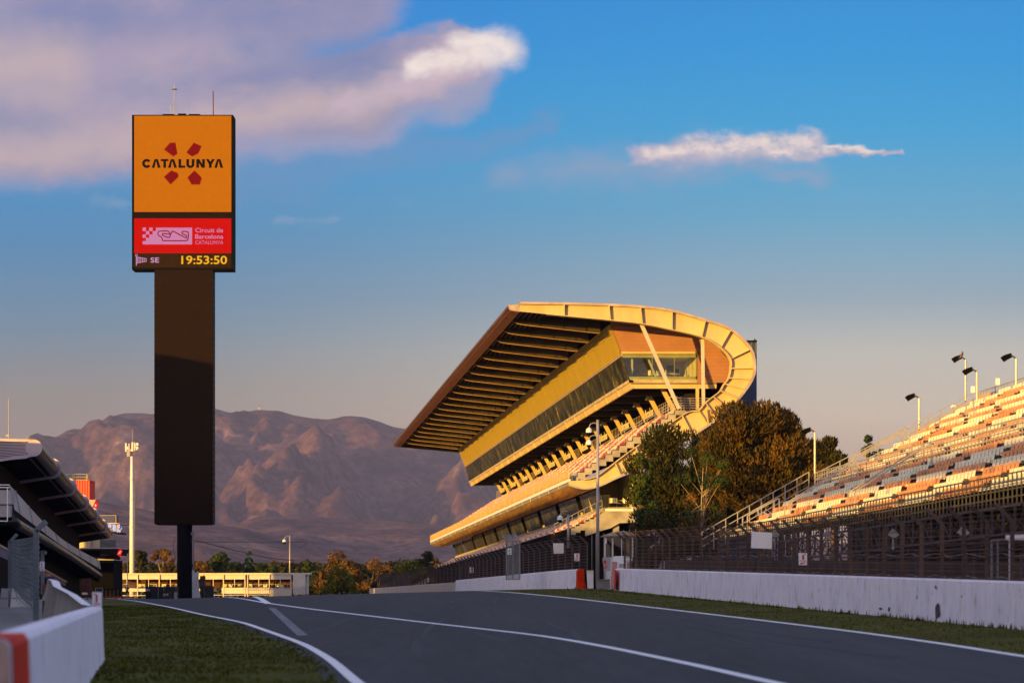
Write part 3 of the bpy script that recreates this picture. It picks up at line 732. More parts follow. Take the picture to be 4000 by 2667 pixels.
# top terrace: guard rails at each bay, boards with lettering, back wall, slanted columns
mb = MB(); mb.poly([P(2740,1518,DW), P(2740,1605,DW), L(2740,1605,DE-1,DW), L(2740,1518,DE-1,DW)]); mb.build('terrace_back_wall', M['dark'], gs)
for i in range(0, 21, 2):
    d = DW+3+BAY*i; mb = MB(); mb.prism([L(2700,1524,d,DW), L(2738,1524,d,DW), L(2738,1602,d,DW), L(2700,1602,d,DW)], U*5.0); mb.build('terrace_kiosk', M['soffit'], gs)
mb = MB(); mb.beam(EW(2640,1535)+U*4, EW(2700,1535)+U*4, .1, .1); 
for x in (2640,2662,2690): mb.beam(EW(x,1535)+U*4, EW(x,1602)+U*4, .08, .08)
mb.build('terrace_door_frame', M['lip'], gs)
for i in range(0, 22):
    d = 232+7.6*i
    if d > DE-3: break
    a = L(2587,1517,d,232); b_ = L(2633,1604,d,232)
    mb = MB(); mb.beam(a, b_, 0.42, 0.26, (0, 1, 0)); mb.build('slanted_column', M['ring'], gs)
    if i % 2 == 1:
        b0 = L(2607,1586,d+1.0,232); bd = MB(); bd.prism([L(2612,1549,d+0.6,232), L(2628,1549,d+0.6,232), L(2640,1602,d+0.6,232), L(2612,1602,d+0.6,232)], U*5.6)
        bo = bd.build('name_board', M['dark'], gs)
        ce = L(2611,1590,d+5.9,232)
        text('Barcelona', ce, -U, Vector((0, 0, 1)), 1.25, M['cream'], gs, 'board_lettering', 0.02, width=4.9)
    else:
        gr = MB(); railing(gr, L(2616,1604,d+1.2,232), L(2616,1604,d+6.6,232), 5, 1.0, (1.0,), 0.022); gr.build('terrace_railing', M['lip'], gs)
# long struts from ring to terrace
mb = MB(); mb.beam(P(2505,1266,DR+0.6), P(2652,1596,DS-1.2), 0.34, 0.30, (0, 1, 0)); mb.build('ring_strut', M['steel'], gs)
mb = MB(); mb.beam(P(2744,1325,DR+0.6), P(2748,1600,DS-1.2), 0.30, 0.28, (0, 1, 0)); mb.build('ring_strut', M['steel'], gs)
mb = MB(); mb.beam(EW(2724,1517), EW(2724,1600), 0.3, 0.3, (0, 1, 0)); mb.build('end_post', M['ring'], gs)
# balcony front: perforated railing, bright band, grey panels, timber soffit
DB = 226.0
BF = [(2222,1834), (2222,1872), (2225,1872), (2225,1881), (2228,1892)]
def LB(x, y, d): return L(x, y, d, DB)
mb = MB(); nseg = 150
for i in range(nseg+1):
    d = DB+(DE-DB)*i/nseg; mb.beam(LB(2222,1834,d), LB(2222,1871,d), 0.04, 0.04, (0, 1, 0)) if i % 5 else mb.beam(LB(2222,1832,d), LB(2222,1871,d), 0.10, 0.08, (0, 1, 0))
for y in frange(1834, 1869, 9): mb.beam(LB(2222,y,DB), LB(2222,y,DE), 0.035, 0.055)
for x in frange(2224, 2300, 6)[:-3]: pass
mb.build('balcony_railing', mat('pale_mesh_railing', (0.66,0.46,0.16), 0.5), gs)
mb = MB(); mb.prism([LB(2220,1870,DB), LB(2232,1870,DB), LB(2232,1881,DB), LB(2220,1881,DB)], U*(DE-DB)); mb.build('balcony_band', M['white'], gs)
mb = MB(); mb.prism([LB(2223.5,1881,DB), LB(2231,1881,DB), LB(2231,1894,DB), LB(2224.5,1894,DB)], U*(DE-DB)); bp = mb.build('balcony_panels', M['grey'], gs)
mb = MB()
for i in range(23):
    d = DB+BAY*i
    if d < DE: mb.beam(LB(2223,1881,d), LB(2224,1894,d), 0.08, 0.1, (0, 1, 0))
mb.build('panel_joints', M['ring'], bp)
sof = [(2226,1894), (2250,1903), (2281,1909), (2312,1908), (2338,1902), (2350,1897)]
mb = MB(); mb.strip([LB(x, y, DB+.3) for x, y in sof], [LB(x, y, DE) for x, y in sof]); mb.build('timber_soffit', M['wood'], gs, smooth=True)
mb = MB(); mb.poly([LB(*p, DE) for p in ((2222,1834),(2222,1894),(2350,1899),(2420,1870),(2420,1740))]); mb.build('balcony_far_end', M['concrete'], gs)
mb = MB(); mb.beam(LB(2228,1876,DB-.1), LB(2241,1876,DB-.1), .3, .9); mb.build('display_box', M['navy'], gs)
# lower lounge: leaning glass panels, dark recesses, lit interior
DG = 230.0
mb0 = MB(); mb0.poly([L(2344,1906,DG,DG), L(2367,1978,DG,DG), L(2367,1978,DE,DG), L(2344,1906,DE,DG)])
for i in range(10):
    a = DG+1.0+i*16.2; b_ = a+13.4
    if b_ > DE: b_ = DE
    if a > DE-2: break
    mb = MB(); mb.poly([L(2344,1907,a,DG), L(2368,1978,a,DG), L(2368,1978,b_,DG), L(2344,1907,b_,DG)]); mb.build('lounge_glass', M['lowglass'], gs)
    mb = MB(); mb.prism([L(2346,1904,b_,DG), L(2352,1904,b_,DG), L(2357,1925,b_,DG), L(2352,1925,b_,DG)], U*2.6); mb.build('lounge_lintel', M['dark'], gs)
mb = MB(); mb.poly([L(2470,1846,DG+9,DG), L(2345,1905,DG+9,DG), L(2368,1992,DG+9,DG), L(2470,1992,DG+9,DG)]); 
mb.poly([L(2470,1846,DG,DG), L(2470,1992,DG,DG), L(2470,1992,DE,DG), L(2470,1846,DE,DG)]); mb.build('lounge_back_wall', M['cream'], gs)
mb = MB(); mb.prism([P(2364,1980,DG), P(2475,1980,DG), P(2475,1994,DG), P(2364,1994,DG)], U*(DE-DG)); mb.build('lounge_floor', M['concrete'], gs)
mb = MB(); mb.poly([L(2345,1903,DG,DG), L(2470,1846,DG,DG), L(2470,1846,DE,DG), L(2345,1903,DE,DG)]); mb.build('lounge_ceiling', M['offwhite'], gs)
mb = MB(); mb.beam(P(2471,1846,DG), P(2471,1994,DG), 0.2, 0.15, (0,1,0)); mb.beam(P(2364,1992,DG-.1), P(2474,1994,DG-.1), .2, .3); mb.build('lounge_frame', M['white'], gs)
mb = MB(); mb.prism([L(2435,1928,DG+8.8,DG), L(2462,1928,DG+8.8,DG), L(2462,1980,DG+8.8,DG), L(2435,1980,DG+8.8,DG)], -U*.1); mb.build('lounge_door', M['grey'], gs)
mb = MB(); mb.prism([P(2474,1846,DG), P(2560,1846,DG), P(2560,1995,DG), P(2474,1995,DG)], U*60); corr = mat('pale_corrugated_wall', (0.45,0.42,0.44), 0.6); corrugate(corr, 1.2); mb.build('side_wall', corr, gs)
mb = MB(); railing(mb, P(2350,1982,DG-.3), P(2382,1978,DG-.3), 5, 1.1, (1.0,)); mb.build('lounge_balustrade', M['darksteel'], gs)
# lounge furniture
def small_chair(c, m_, label, grp, ang=0.0):
    t_ = thing('lounge_chair', label, 'chair', c, grp); ca, sa = math.cos(ang), math.sin(ang)
    X = Vector((ca, sa, 0)); Y = Vector((-sa, ca, 0)); c = Vector(c)
    mb = MB(); mb.box(c+Vector((0,0,.46)), X*.23, Y*.22, (0,0,.03)); mb.build('seat', m_, t_)
    mb = MB(); mb.box(c+Y*.22+Vector((0,0,.70)), X*.21, Y*.03, (0,0,.22)); mb.build('backrest', m_, t_)
    for i in (-1, 1):
        for j in (-1, 1): mb = MB(); mb.beam(c+X*.19*i+Y*.18*j, c+X*.17*i+Y*.16*j+Vector((0,0,.44)), .035, .035); mb.build('leg', M['darksteel'], t_)
    return t_
def small_table(c, label, grp, w_=.7):
    t_ = thing('lounge_table', label, 'table', c, grp); c = Vector(c)
    mb = MB(); mb.box(c+Vector((0,0,.74)), (w_,0,0), (0,.4,0), (0,0,.025)); mb.build('tabletop', M['white'], t_)
    for i in (-1, 1):
        for j in (-1, 1): mb = MB(); mb.beam(c+Vector((w_*.85*i,.33*j,0)), c+Vector((w_*.85*i,.33*j,.72)), .04, .04); mb.build('leg', M['darksteel'], t_)
for k, (px, dd) in enumerate([(2396,1.2),(2412,1.0),(2428,2.0),(2452,1.1)]):
    small_chair(L(px,1980,DG+dd,DG), M['white'], 'white chair with dark legs in the open lounge below the balcony of the covered grandstand', 'white chairs in the lower lounge', k*0.9)
small_table(L(2436,1980,DG+2.6,DG), 'white table among the chairs in the open lounge below the balcony', None)
for k, (px, dd) in enumerate([(2490,1.4),(2522,2.4),(2556,1.6),(2584,2.0),(2604,1.4),(2570,4.0)]):
    small_chair(L(px,1478,DG+dd,DG), M['offwhite'] if k > 1 else M['grey'], 'chair behind the end window of the glass gallery under the ring', 'chairs in the glass gallery', k*1.1)
for k, (px, dd) in enumerate([(2540,3.4),(2640,3.2)]):
    small_table(L(px,1478,DG+dd,DG), ['white table behind the middle of the gallery end window', 'white table near the right side of the gallery end window'][k], None, .9)
# lower stand with red and white seats
TC, TD = (2362,2000), (2230,2062)
mb = MB(); lows = MB(); NL = 7
for r in range(NL):
    xa = TC[0]+(TD[0]-TC[0])*r/NL; ya = TC[1]+(TD[1]-TC[1])*r/NL; xb = TC[0]+(TD[0]-TC[0])*(r+1)/NL; yb = TC[1]+(TD[1]-TC[1])*(r+1)/NL
    A_ = [P(xa, ya, DG), P(xa, yb, DG), P(xb, yb, DG)]; mb.strip(A_, [q+U*(DE-DG) for q in A_])
    mb.poly([P(xa, yb, DG), P(xb, yb, DG), P(xb, yb+26, DG), P(xa, yb+26, DG)])
    d = 0.6; k = 0
    while d < DE-DG-1:
        lows.cur = 1 if (((k+r*3) % 9) < 4.2) else 0
        seat_shape(lows, P(xa-2, yb, DG)+U*d+Vector((.05,0,0.02)), U.normalized(), fwd, 0.44, 0.40, 0.34); d += pitch; k += 1
mb.build('lower_terrace', M['concrete'], gs); structure(lows.build('lower_seat_rows', [M['redseat'], M['whiteseat']], gs), 'stuff')
mb = MB(); mb.prism([P(2362,1995,DG-.4), P(2480,1995,DG-.4), P(2480,2040,DG-.4), P(2420,2042,DG-.4), P(2385,2062,DG-.4), P(2350,2072,DG-.4), P(2290,2092,DG-.4), P(2290,2060,DG-.4)], U*3.2); mb.build('concrete_end', M['concrete'], gs)
mb = MB(); mb.prism([P(2396,2050,DG), P(2418,2050,DG), P(2418,2090,DG), P(2396,2090,DG)], U*0.8); mb.build('concrete_post', M['concrete'], gs)
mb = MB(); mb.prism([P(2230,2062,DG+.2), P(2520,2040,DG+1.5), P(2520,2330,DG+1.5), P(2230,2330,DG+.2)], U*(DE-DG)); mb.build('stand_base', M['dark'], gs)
mb = MB(); railing(mb, P(2352,1996,DG-.5), P(2165,2090,DG-.5), 8, 1.05, (1.0, 0.5)); mb.build('lower_railing', M['rail'], gs)

# dark stair tower behind the ring
st_ = thing('stair_tower', 'tall dark navy clad tower block standing behind the curved end ring of the covered grandstand', 'tower', S(50, 262, -1.2))
mb = MB(); A_ = P(2800,1334,250); B_ = P(2956,1334,250); h_ = A_.z+1.5
mb.prism([Vector((A_.x,250,-1.5)), Vector((B_.x,250,-1.5)), Vector((B_.x,250,A_.z)), Vector((A_.x,250,A_.z))], U*14); mb.build('tower_wall', M['navy'], st_)
mb = MB(); mb.prism([P(2798,1334,249.7), P(2958,1334,249.7), P(2958,1329,249.7), P(2798,1329,249.7)], U*14.6); mb.build('roof_cap', M['black'], st_)
mb = MB(); mb.beam(P(2946,1329,252), P(2951,1325,252), .2, .2); mb.build('roof_lamp', M['darksteel'], st_)
# ------------------------------------------------------------------ screen tower
DT = 400.0; KT = DT/270.0
def T(x, y, o=0.0): p = P(x, y, DT); return Vector((p.x, DT-o, p.z))
tw = thing('screen_tower', 'towering black pylon with an orange and red display head and clock digits', 'screen tower', Vector((P(716,2335,DT).x, DT, gnd(P(716,2335,DT).x, DT))))
def trect(mb, x0, y0, x1, y1, o, dep=0.0):
    if dep: mb.prism([T(x0,y0,o), T(x1,y0,o), T(x1,y1,o), T(x0,y1,o)], (0, dep, 0))
    else: mb.poly([T(x0,y0,o), T(x1,y0,o), T(x1,y1,o), T(x0,y1,o)])
gz0 = gnd(P(716,2335,DT).x, DT)
mb = MB(); cxp = T(716,2335); 
mb.lathe(Vector((cxp.x, DT+1.6, gz0-0.3)), [(0.84*KT,0), (0.84*KT, T(0,2040).z-gz0+0.3)], 20); mb.build('base_column', M['black'], tw, smooth=False)
mb = MB(); trect(mb, 603, 1050, 831, 2046, 0.0, 3.2); trect(mb, 610, 2046, 824, 2049, -0.1, 2.8); shaft = mb.build('shaft', mat('black_led_cabinet', (0.013,0.0065,0.002), 0.6, 0, 0.08, 0.4, spec=0.03), tw)
mb = MB(); trect(mb, 608, 1071, 826, 1073, 0.03, 0.03); mb.build('shaft_seam', M['black'], shaft)
mb = MB()
for y in range(1090, 2030, 24): mb.abox(T(829,y).x, T(833.5,y).x, DT+0.4, DT+0.8, T(0,y+9).z, T(0,y).z); mb.abox(T(600.5,y).x, T(604,y).x, DT+0.4, DT+0.8, T(0,y+9).z, T(0,y).z)
mb.build('cabinet_clips', M['darksteel'], shaft)
mb = MB(); trect(mb, 516, 450, 911, 1054, 0.15, 3.6); mb.build('display_cabinet', M['black'], tw)
mb = MB(); trect(mb, 636, 446, 680, 450, 0.0, 1.2); trect(mb, 695, 444, 725, 450, 0.0, 1.2); trect(mb, 738, 446, 780, 450, 0.0, 1.2); mb.build('roof_hatches', M['black'], tw)
mb = MB(); trect(mb, 525, 454, 904, 829, 0.20); up_s = mb.build('upper_screen', em('screen_orange', rgb(214,112,0), 0.95), tw)
mb = MB(); trect(mb, 525, 829, 904, 854, 0.20); mb.build('screen_gap', mat('brown_led_off', (0.010,0.006,0.005), 0.8, spec=0.02), tw)
mb = MB(); trect(mb, 525, 854, 904, 990, 0.20); rd = mb.build('red_screen', em('screen_red', rgb(216,0,0), 0.95), tw)
mb = MB(); trect(mb, 525, 990, 904, 1046, 0.20); mb.build('clock_strip', mat('brown_led_strip', (0.012,0.006,0.002), 0.8, spec=0.02, emit=rgb(46,26,6), estr=0.5), tw)
# zoom coordinates of the display (scale 0.5102, origin 450,300)
def z(x, y): return (450+x*0.5102, 300+y*0.5102)
e_logo = em('logo_dark_red', rgb(140,0,8)); e_txt = em('logo_black_brown', rgb(16,8,4)); e_pink = em('pale_pink', rgb(208,128,170)); e_amber = em('clock_amber', rgb(250,180,30)); e_lil = em('sock_lilac', rgb(214,150,196))
def zpoly(mb, pts, o=0.24):
    q = [T(*z(*p), o) for p in pts]; mb.poly(q)
for pts in ([(423,507),(463,507),(478,592),(447,613),(375,560)], [(603,507),(664,535),(638,590),(590,613),(546,583)],
            [(431,720),(480,739),(488,767),(426,828),(374,769)], [(609,720),(665,777),(650,828),(586,828),(554,773)]):
    mb = MB(); zpoly(mb, pts); mb.build('logo_petal', e_logo, tw)
# CATALUNYA word in block letters
mb = MB(); y0, y1 = 633, 700; tk = 21
def lam(x0, x1): 
    zpoly(mb, [(x0,y1),((x0+x1)/2-13,y0),((x0+x1)/2+1,y0),(x0+22,y1)]); zpoly(mb, [((x0+x1)/2-6,y0),((x0+x1)/2+13,y0),(x1,y1),(x1-22,y1)], 0.243)
cc_, rr_ = (243, 666.5), 35
arc = [(cc_[0]+rr_*math.cos(R(a)), cc_[1]+rr_*math.sin(R(a))) for a in range(-42, -319, -12)]; arc = [(cc_[0]+rr_*math.cos(R(a)), cc_[1]+rr_*math.sin(R(a))) for a in [-35-10*i for i in range(30)] if a > -326]
arci = [(cc_[0]+(p[0]-cc_[0])*0.42, cc_[1]+(p[1]-cc_[1])*0.42) for p in arc]
mb.strip([T(*z(*p), 0.24) for p in arc], [T(*z(*p), 0.24) for p in arci])
lam(281, 350)
zpoly(mb, [(350,y0),(410,y0),(410,y0+16),(350,y0+16)]); zpoly(mb, [(370,y0+16),(391,y0+16),(391,y1),(370,y1)])
lam(405, 475)
zpoly(mb, [(486,y0),(507,y0),(507,y1),(486,y1)]); zpoly(mb, [(507,y1-17),(538,y1-17),(538,y1),(507,y1)])
ub = [(546,y0)]+[(577-31*math.cos(R(a)), 672+30*math.sin(R(a))) for a in range(0, 181, 15)]+[(609,y0)]
ui = [(567,y0)]+[(577-10*math.cos(R(a)), 672+12*math.sin(R(a))) for a in range(0, 181, 15)]+[(588,y0)]
mb.strip([T(*z(*p), 0.24) for p in ub], [T(*z(*p), 0.24) for p in ui])
zpoly(mb, [(622,y0),(643,y0),(643,y1),(622,y1)]); zpoly(mb, [(667,y0),(688,y0),(688,y1),(667,y1)]); zpoly(mb, [(624,y0),(645,y0),(686,y1),(664,y1)], 0.243)
zpoly(mb, [(695,y0),(718,y0),(741,672),(719,672)]); zpoly(mb, [(766,y0),(743,y0),(719,672),(741,672)], 0.243); zpoly(mb, [(719,671),(740,671),(740,y1),(719,y1)], 0.246)
lam(760, 829)
mb.build('catalunya_lettering', e_txt, tw)
# circuit emblem
mb = MB(); zpoly(mb, [(314,1157),(590,1157),(590,1285),(211,1285),(211,1260),(237,1260),(237,1234),(262,1234),(262,1209),(288,1209),(288,1183),(314,1183)])
for (a, b_) in ((211,1157),(262,1157),(237,1183),(211,1209)): zpoly(mb, [(a,b_),(a+26,b_),(a+26,b_+26),(a,b_+26)])
mb.build('emblem_panel', e_pink, tw)
trk = [(395,1204),(420,1206),(410,1186),(395,1183),(345,1184),(330,1194),(330,1208),(340,1222),(352,1226),(360,1238),(366,1254),(385,1257),(540,1257),(556,1246),(561,1230),(561,1196),(550,1188),(520,1186),(514,1194),(518,1204),(545,1217),(548,1230),(538,1233),(448,1186),(438,1188),(426,1210),(418,1230),(405,1232),(378,1222),(362,1214),(366,1204),(395,1204)]
mb = MB(); tr_ = catmull(trk, 3); n_ = len(tr_); A_, B_ = [], []
for i, p in enumerate(tr_):
    a, b_ = tr_[max(i-1, 0)], tr_[min(i+1, n_-1)]; l = math.hypot(b_[0]-a[0], b_[1]-a[1]) or 1; nx, ny = (b_[1]-a[1])/l*4.2, -(b_[0]-a[0])/l*4.2
    A_.append(T(*z(p[0]+nx, p[1]+ny), 0.28)); B_.append(T(*z(p[0]-nx, p[1]-ny), 0.28))
mb.strip(A_, B_); mb.build('track_outline', e_logo, tw)
XR, ZU = Vector((1,0,0)), Vector((0,0,1)); pxm = DT/F*0.5102
text('Circuit de', T(*z(614,1193), 0.24), XR, ZU, 48*pxm, e_pink, tw, 'red_screen_lettering', 0.012, width=213*pxm)
text('Barcelona', T(*z(614,1241), 0.24), XR, ZU, 48*pxm, e_pink, tw, 'red_screen_lettering', 0.016, width=215*pxm)
text('CATALUNYA', T(*z(614,1284), 0.24), XR, ZU, 40*pxm, e_pink, tw, 'red_screen_lettering', -0.002, width=215*pxm)
text('SE', T(*z(272,1423), 0.24), XR, ZU, 54*pxm, e_lil, tw, 'wind_lettering', 0.014, width=66*pxm)
text('19:53:50', T(*z(508,1434), 0.24), XR, ZU, 88*pxm, e_amber, tw, 'clock_digits', 0.016, width=350*pxm)
mb = MB()
zpoly(mb, [(161,1378),(167,1378),(167,1446),(161,1446)]); 
for k in range(12):
    a0, a1 = R(30*k), R(30*k+30); zpoly(mb, [(164+10*math.cos(a0),1369+10*math.sin(a0)),(164+10*math.cos(a1),1369+10*math.sin(a1)),(164+6*math.cos(a1),1369+6*math.sin(a1)),(164+6*math.cos(a0),1369+6*math.sin(a0))])
zpoly(mb, [(170,1380),(242,1392),(242,1396),(170,1385)]); zpoly(mb, [(170,1424),(242,1413),(242,1417),(170,1429)])
for x in (170,182,195,208,221,236): h_ = (242-x)/72*12; zpoly(mb, [(x,1383+(12-h_)*0.8),(x+5,1383+(12-h_)*0.8),(x+5,1426-(12-h_)*0.8),(x,1426-(12-h_)*0.8)])
mb.build('windsock_symbol', e_lil, tw)
# masts on the head
mb = MB(); mb.tube([T(677,450,-1.2), T(677,328,-1.2)], 0.07, 6); mb.lathe(T(677,343,-1.2), [(0.45,-.06),(0.48,0),(0.15,.06)], 10); mb.beam(T(664,438,-1.2), T(677,438,-1.2), .06,.06); mb.beam(T(663,437,-1.2), T(663,408,-1.2), .12,.12); mb.build('lightning_mast', M['rail'], tw)
mb = MB(); mb.tube([T(830,450,-1.2), T(829,350,-1.2)], 0.09, 6); mb.build('whip_antenna', mat('brown_antenna', (0.12,0.03,0.03), 0.6), tw)
# boxes at the foot
def tag_box(name, label, cat, x0, y0, x1, y1, d, dep, m_, **k):
    a, b_ = P(x0, y0, d), P(x1, y1, d); zb = min(b_.z, gnd(b_.x, d)) 
    o = thing(name, label, cat, Vector(((a.x+b_.x)/2, d, zb)), k.get('group')); mb = MB(); mb.abox(a.x, b_.x, d, d+dep, zb, a.z); mb.build(k.get('body', 'body'), m_, o); return o, a, b_, zb
# ------------------------------------------------------------------ concrete barriers
m_wall = bpy.data.materials.new('white_painted_barrier'); m_wall.use_nodes = True
t = NT(m_wall.node_tree); b = m_wall.node_tree.nodes['Principled BSDF']; g = t.n('ShaderNodeNewGeometry')
mp = t.n('ShaderNodeMapping'); t.set(mp.inputs[0], g.outputs['Position']); mp.inputs['Scale'].default_value = (1.6, 0.8, 0.35)
na = t.noise(mp.outputs[0], 3.0, 6, 0.7).outputs[0]; nb_ = t.noise(g.outputs['Position'], 0.7, 4, 0.5).outputs[0]
nc_ = t.noise(mp.outputs[0], 9.0, 3, 0.6).outputs[0]
cc = t.ramp(na, [(0.30, (0.20,0.19,0.20)), (0.40, (0.70,0.69,0.78)), (0.6, (0.84,0.82,0.95))])
cc = t.mix(t.ss(nc_, 0.66, 0.72), cc, (0.16,0.15,0.16)); cc = t.mix(t.m('MULTIPLY', t.ss(nb_, 0.3, 0.7), 0.25), cc, (0.90,0.89,0.92))
t.set(b.inputs['Base Color'], cc); b.inputs['Roughness'].default_value = 0.75
m_tan = mat('bare_concrete_wall', (0.46,0.40,0.34), 0.9, 0, 0.12, 1.2, 0.15, 8, fine=0.12, stretch=(1,1,0.4))
m_ored = mat('orange_red_paint', (0.62,0.035,0.006), 0.7, 0, 0.12, 2.0, spec=0.1)
def barrier(name, label, pts, thick, mat_, cat='barrier', red=None, side=1):
    """pts = (s, Y, top z) list; thickness goes away from the track"""
    rows = []
    for (s, Y, zt) in pts:
        zb = gz(s, Y)-0.05; k = thick*side; e = 0.05*side
        rows.append([S(s-e, Y, zb), S(s-e*.6, Y, zb+0.12), S(s, Y, zt-0.05), S(s+0.04*side, Y, zt), S(s+k-0.04*side, Y, zt), S(s+k, Y, zt-0.05), S(s+k, Y, zb)])
    o = thing(name, label, cat, rows[0][0])
    mb = MB()
    for a, b_ in zip(rows[:-1], rows[1:]): mb.strip(a, b_)
    mb.poly(rows[0]); mb.poly(rows[-1]); mb.build('wall', mat_, o)
    return o, rows
def gY(s, Y): return gz(s, Y)
# right barrier (d 55..141)
pts = [(20.0+(Y-63)*0.017, Y, gz(20, Y)+1.25) for Y in frange(50, 141, 46)]
rb, rows = barrier('concrete_barrier', 'long scuffed white concrete barrier along the right grass verge below the mesh fence', pts, 0.35, m_wall)
mb = MB(); e = rows[-1]; mb.prism([rows[-1][1]+Vector((-.012,0.0,0)), rows[-1][2]+Vector((-.012,0.0,0)), rows[-1][2]+Vector((-.012,-2.2,-.03)), rows[-1][1]+Vector((-.012,-2.2,-.02))][::1], (-.01,0,0)); mb.build('orange_end_band', m_ored, rb)
e0 = P(2415,2214,141); 
# rubber scuffs on the right barrier
mb = MB(); rs = random.Random(3); m_sc = mat('rubber_scuff', (0.07,0.065,0.07), 0.8, 0, 0.3, 6)
for (x, y, w_, h_) in [(3677,2385,13,30),(3438,2376,8,5),(3473,2378,5,9),(3590,2330,1.5,9),(3777,2328,3,3),(3668,2292,3,8)]:
    sY = 20.2*F/((x-CX)+0.109375*F); c0 = P(x, y, sY); s_ = sfun(c0)
    ring_ = []
    for k in range(12): a = 2*math.pi*k/12; rr = 1+0.25*rs.uniform(-1,1); dd = math.cos(a)*w_*rr*sY/F/0.31; ring_.append(S(20.0+(sY+dd-63)*0.017-0.045, sY+dd, c0.z+math.sin(a)*h_*rr*sY/F))
    mb = MB(); mb.poly(ring_); mb.build('scuff_mark', m_sc, rb)
# middle barrier with orange end
pts = [(21.0, Y, gz(20, Y)+1.25-(Y-154)*0.0012) for Y in frange(154, 243, 24)]
mbr, rows = barrier('concrete_barrier', 'white concrete barrier with an orange red end just left of the tall grey camera pole', pts, 0.35, m_wall)
mb = MB(); mb.prism([rows[0][0]+Vector((-.03,-.03,0)), rows[0][3]+Vector((-.07,-.03,.01)), rows[0][3]+Vector((.33,-.03,.01)), rows[0][6]+Vector((.05,-.03,0))], (0,.03,0)); mb.prism([rows[0][1]+Vector((-.02,0,0)), rows[0][2]+Vector((-.02,0,0)), rows[0][2]+Vector((-.02,0,0))+U*.7, rows[0][1]+Vector((-.02,0,0))+U*.7], (-.01,0,0)); mb.build('orange_end', m_ored, mbr)
# fallen wedge behind
pw = P(2278,2300,156); o = thing('concrete_wedge', 'small sloping concrete wedge with faded orange paint behind the orange barrier end', 'wedge', pw)
mb = MB(); mb.prism([P(2269,2303,156), P(2293,2299,156), P(2270,2228,156)], (0,.5,0)); mb.build('wedge', M['palegrey'], o)
mb = MB(); mb.prism([P(2269,2303,155.9), P(2293,2299,155.9), P(2284,2272,155.9), P(2269,2282,155.9)], (0,.08,0)); mb.build('paint_patch', m_ored, o)
# far barrier on the right beyond the crest
pts = [(21.6, Y, gz(20, Y)+1.0) for Y in frange(246, 420, 12)]
barrier('concrete_barrier', 'distant low tan barrier beyond the track crest below the far end of the covered grandstand', pts, 0.3, m_tan)
# near left barrier
pts = [(-1.72-(Y-19.4)*0.0342, Y, -0.375-(46-Y)*0.0) for Y in frange(17.4, 46, 16)]
nb, rows = barrier('concrete_barrier', 'blurred near white barrier with an orange red painted end at the lower left corner', pts, 0.30, m_wall, side=-1)
nb['label'] = 'near white barrier with an orange red painted end at the lower left corner'
r0 = rows[0]; mb = MB(); off = Vector((.012,0,0))
def rows_at(Y):
    s = -1.72-(Y-19.4)*0.0342; return [S(s+0.05, Y, gz(s, Y)-.05), S(s+.03, Y, gz(s, Y)+.07), S(s, Y, -0.425), S(s-.04, Y, -0.375), S(s-.26, Y, -.375)]
qa, qb = rows_at(17.55), rows_at(19.7)
mb.strip([p+off+Vector((0,0,.0 if i < 3 else .006)) for i, p in enumerate(qa)], [p+off+Vector((0,0,.0 if i < 3 else .006)) for i, p in enumerate(qb)]); mb.build('orange_end_band', m_ored, nb)
mb = MB(); mb.poly([p+Vector((0,-.01,0)) for p in r0]); mb.build('bare_end_face', mat('pinkish_bare_concrete', (0.50,0.33,0.27), 0.9, 0, 0.15, 3), nb)
# second left wall (tan, broken end)
w2 = thing('concrete_wall', 'tan concrete wall with pale top and crumbling end behind the near left barrier', 'wall', P(213,2400,58))
ta, tb_ = P(360,2366,47.5), P(220,2265,60); za, zb = gnd(ta.x, 47.5)-.05, gnd(tb_.x, 60)-.05
bl = P(187,2455,60)
mb = MB(); tm = P(240,2292,58)
front_ = [Vector((ta.x,ta.y,za)), ta, P(300,2322,53), tm, P(232,2272,59.5), tb_, P(226,2300,60), P(212,2345,60), Vector((bl.x,bl.y,zb))]
mb.poly(front_); mb.build('wall_face', m_tan, w2)
mb = MB(); topl = [ta, P(300,2322,53), tm, P(232,2272,59.5), tb_]; mb.strip(topl, [p+Vector((-.22,.10,.03)) for p in topl]); 
mb.build('pale_coping', M['signwhite'], w2)
mb = MB(); back = [tb_, P(226,2300,60), P(212,2345,60), Vector((bl.x,bl.y,zb))]; mb.strip(back, [p+Vector((-.26,.15,-.02)) for p in back]); mb.build('broken_end', M['concrete'], w2)
rb_ = thing('concrete_rubble', 'broken leaning concrete stub beside the crumbling wall end at left', 'rubble', P(175,2345,63))
mb = MB(); mb.prism([P(160,2345,63),P(180,2345,63),P(189,2300,63),P(198,2262,63),P(186,2260,63),P(176,2310,63)], (0,.5,0)); mb.build('stub', M['concrete'], rb_)

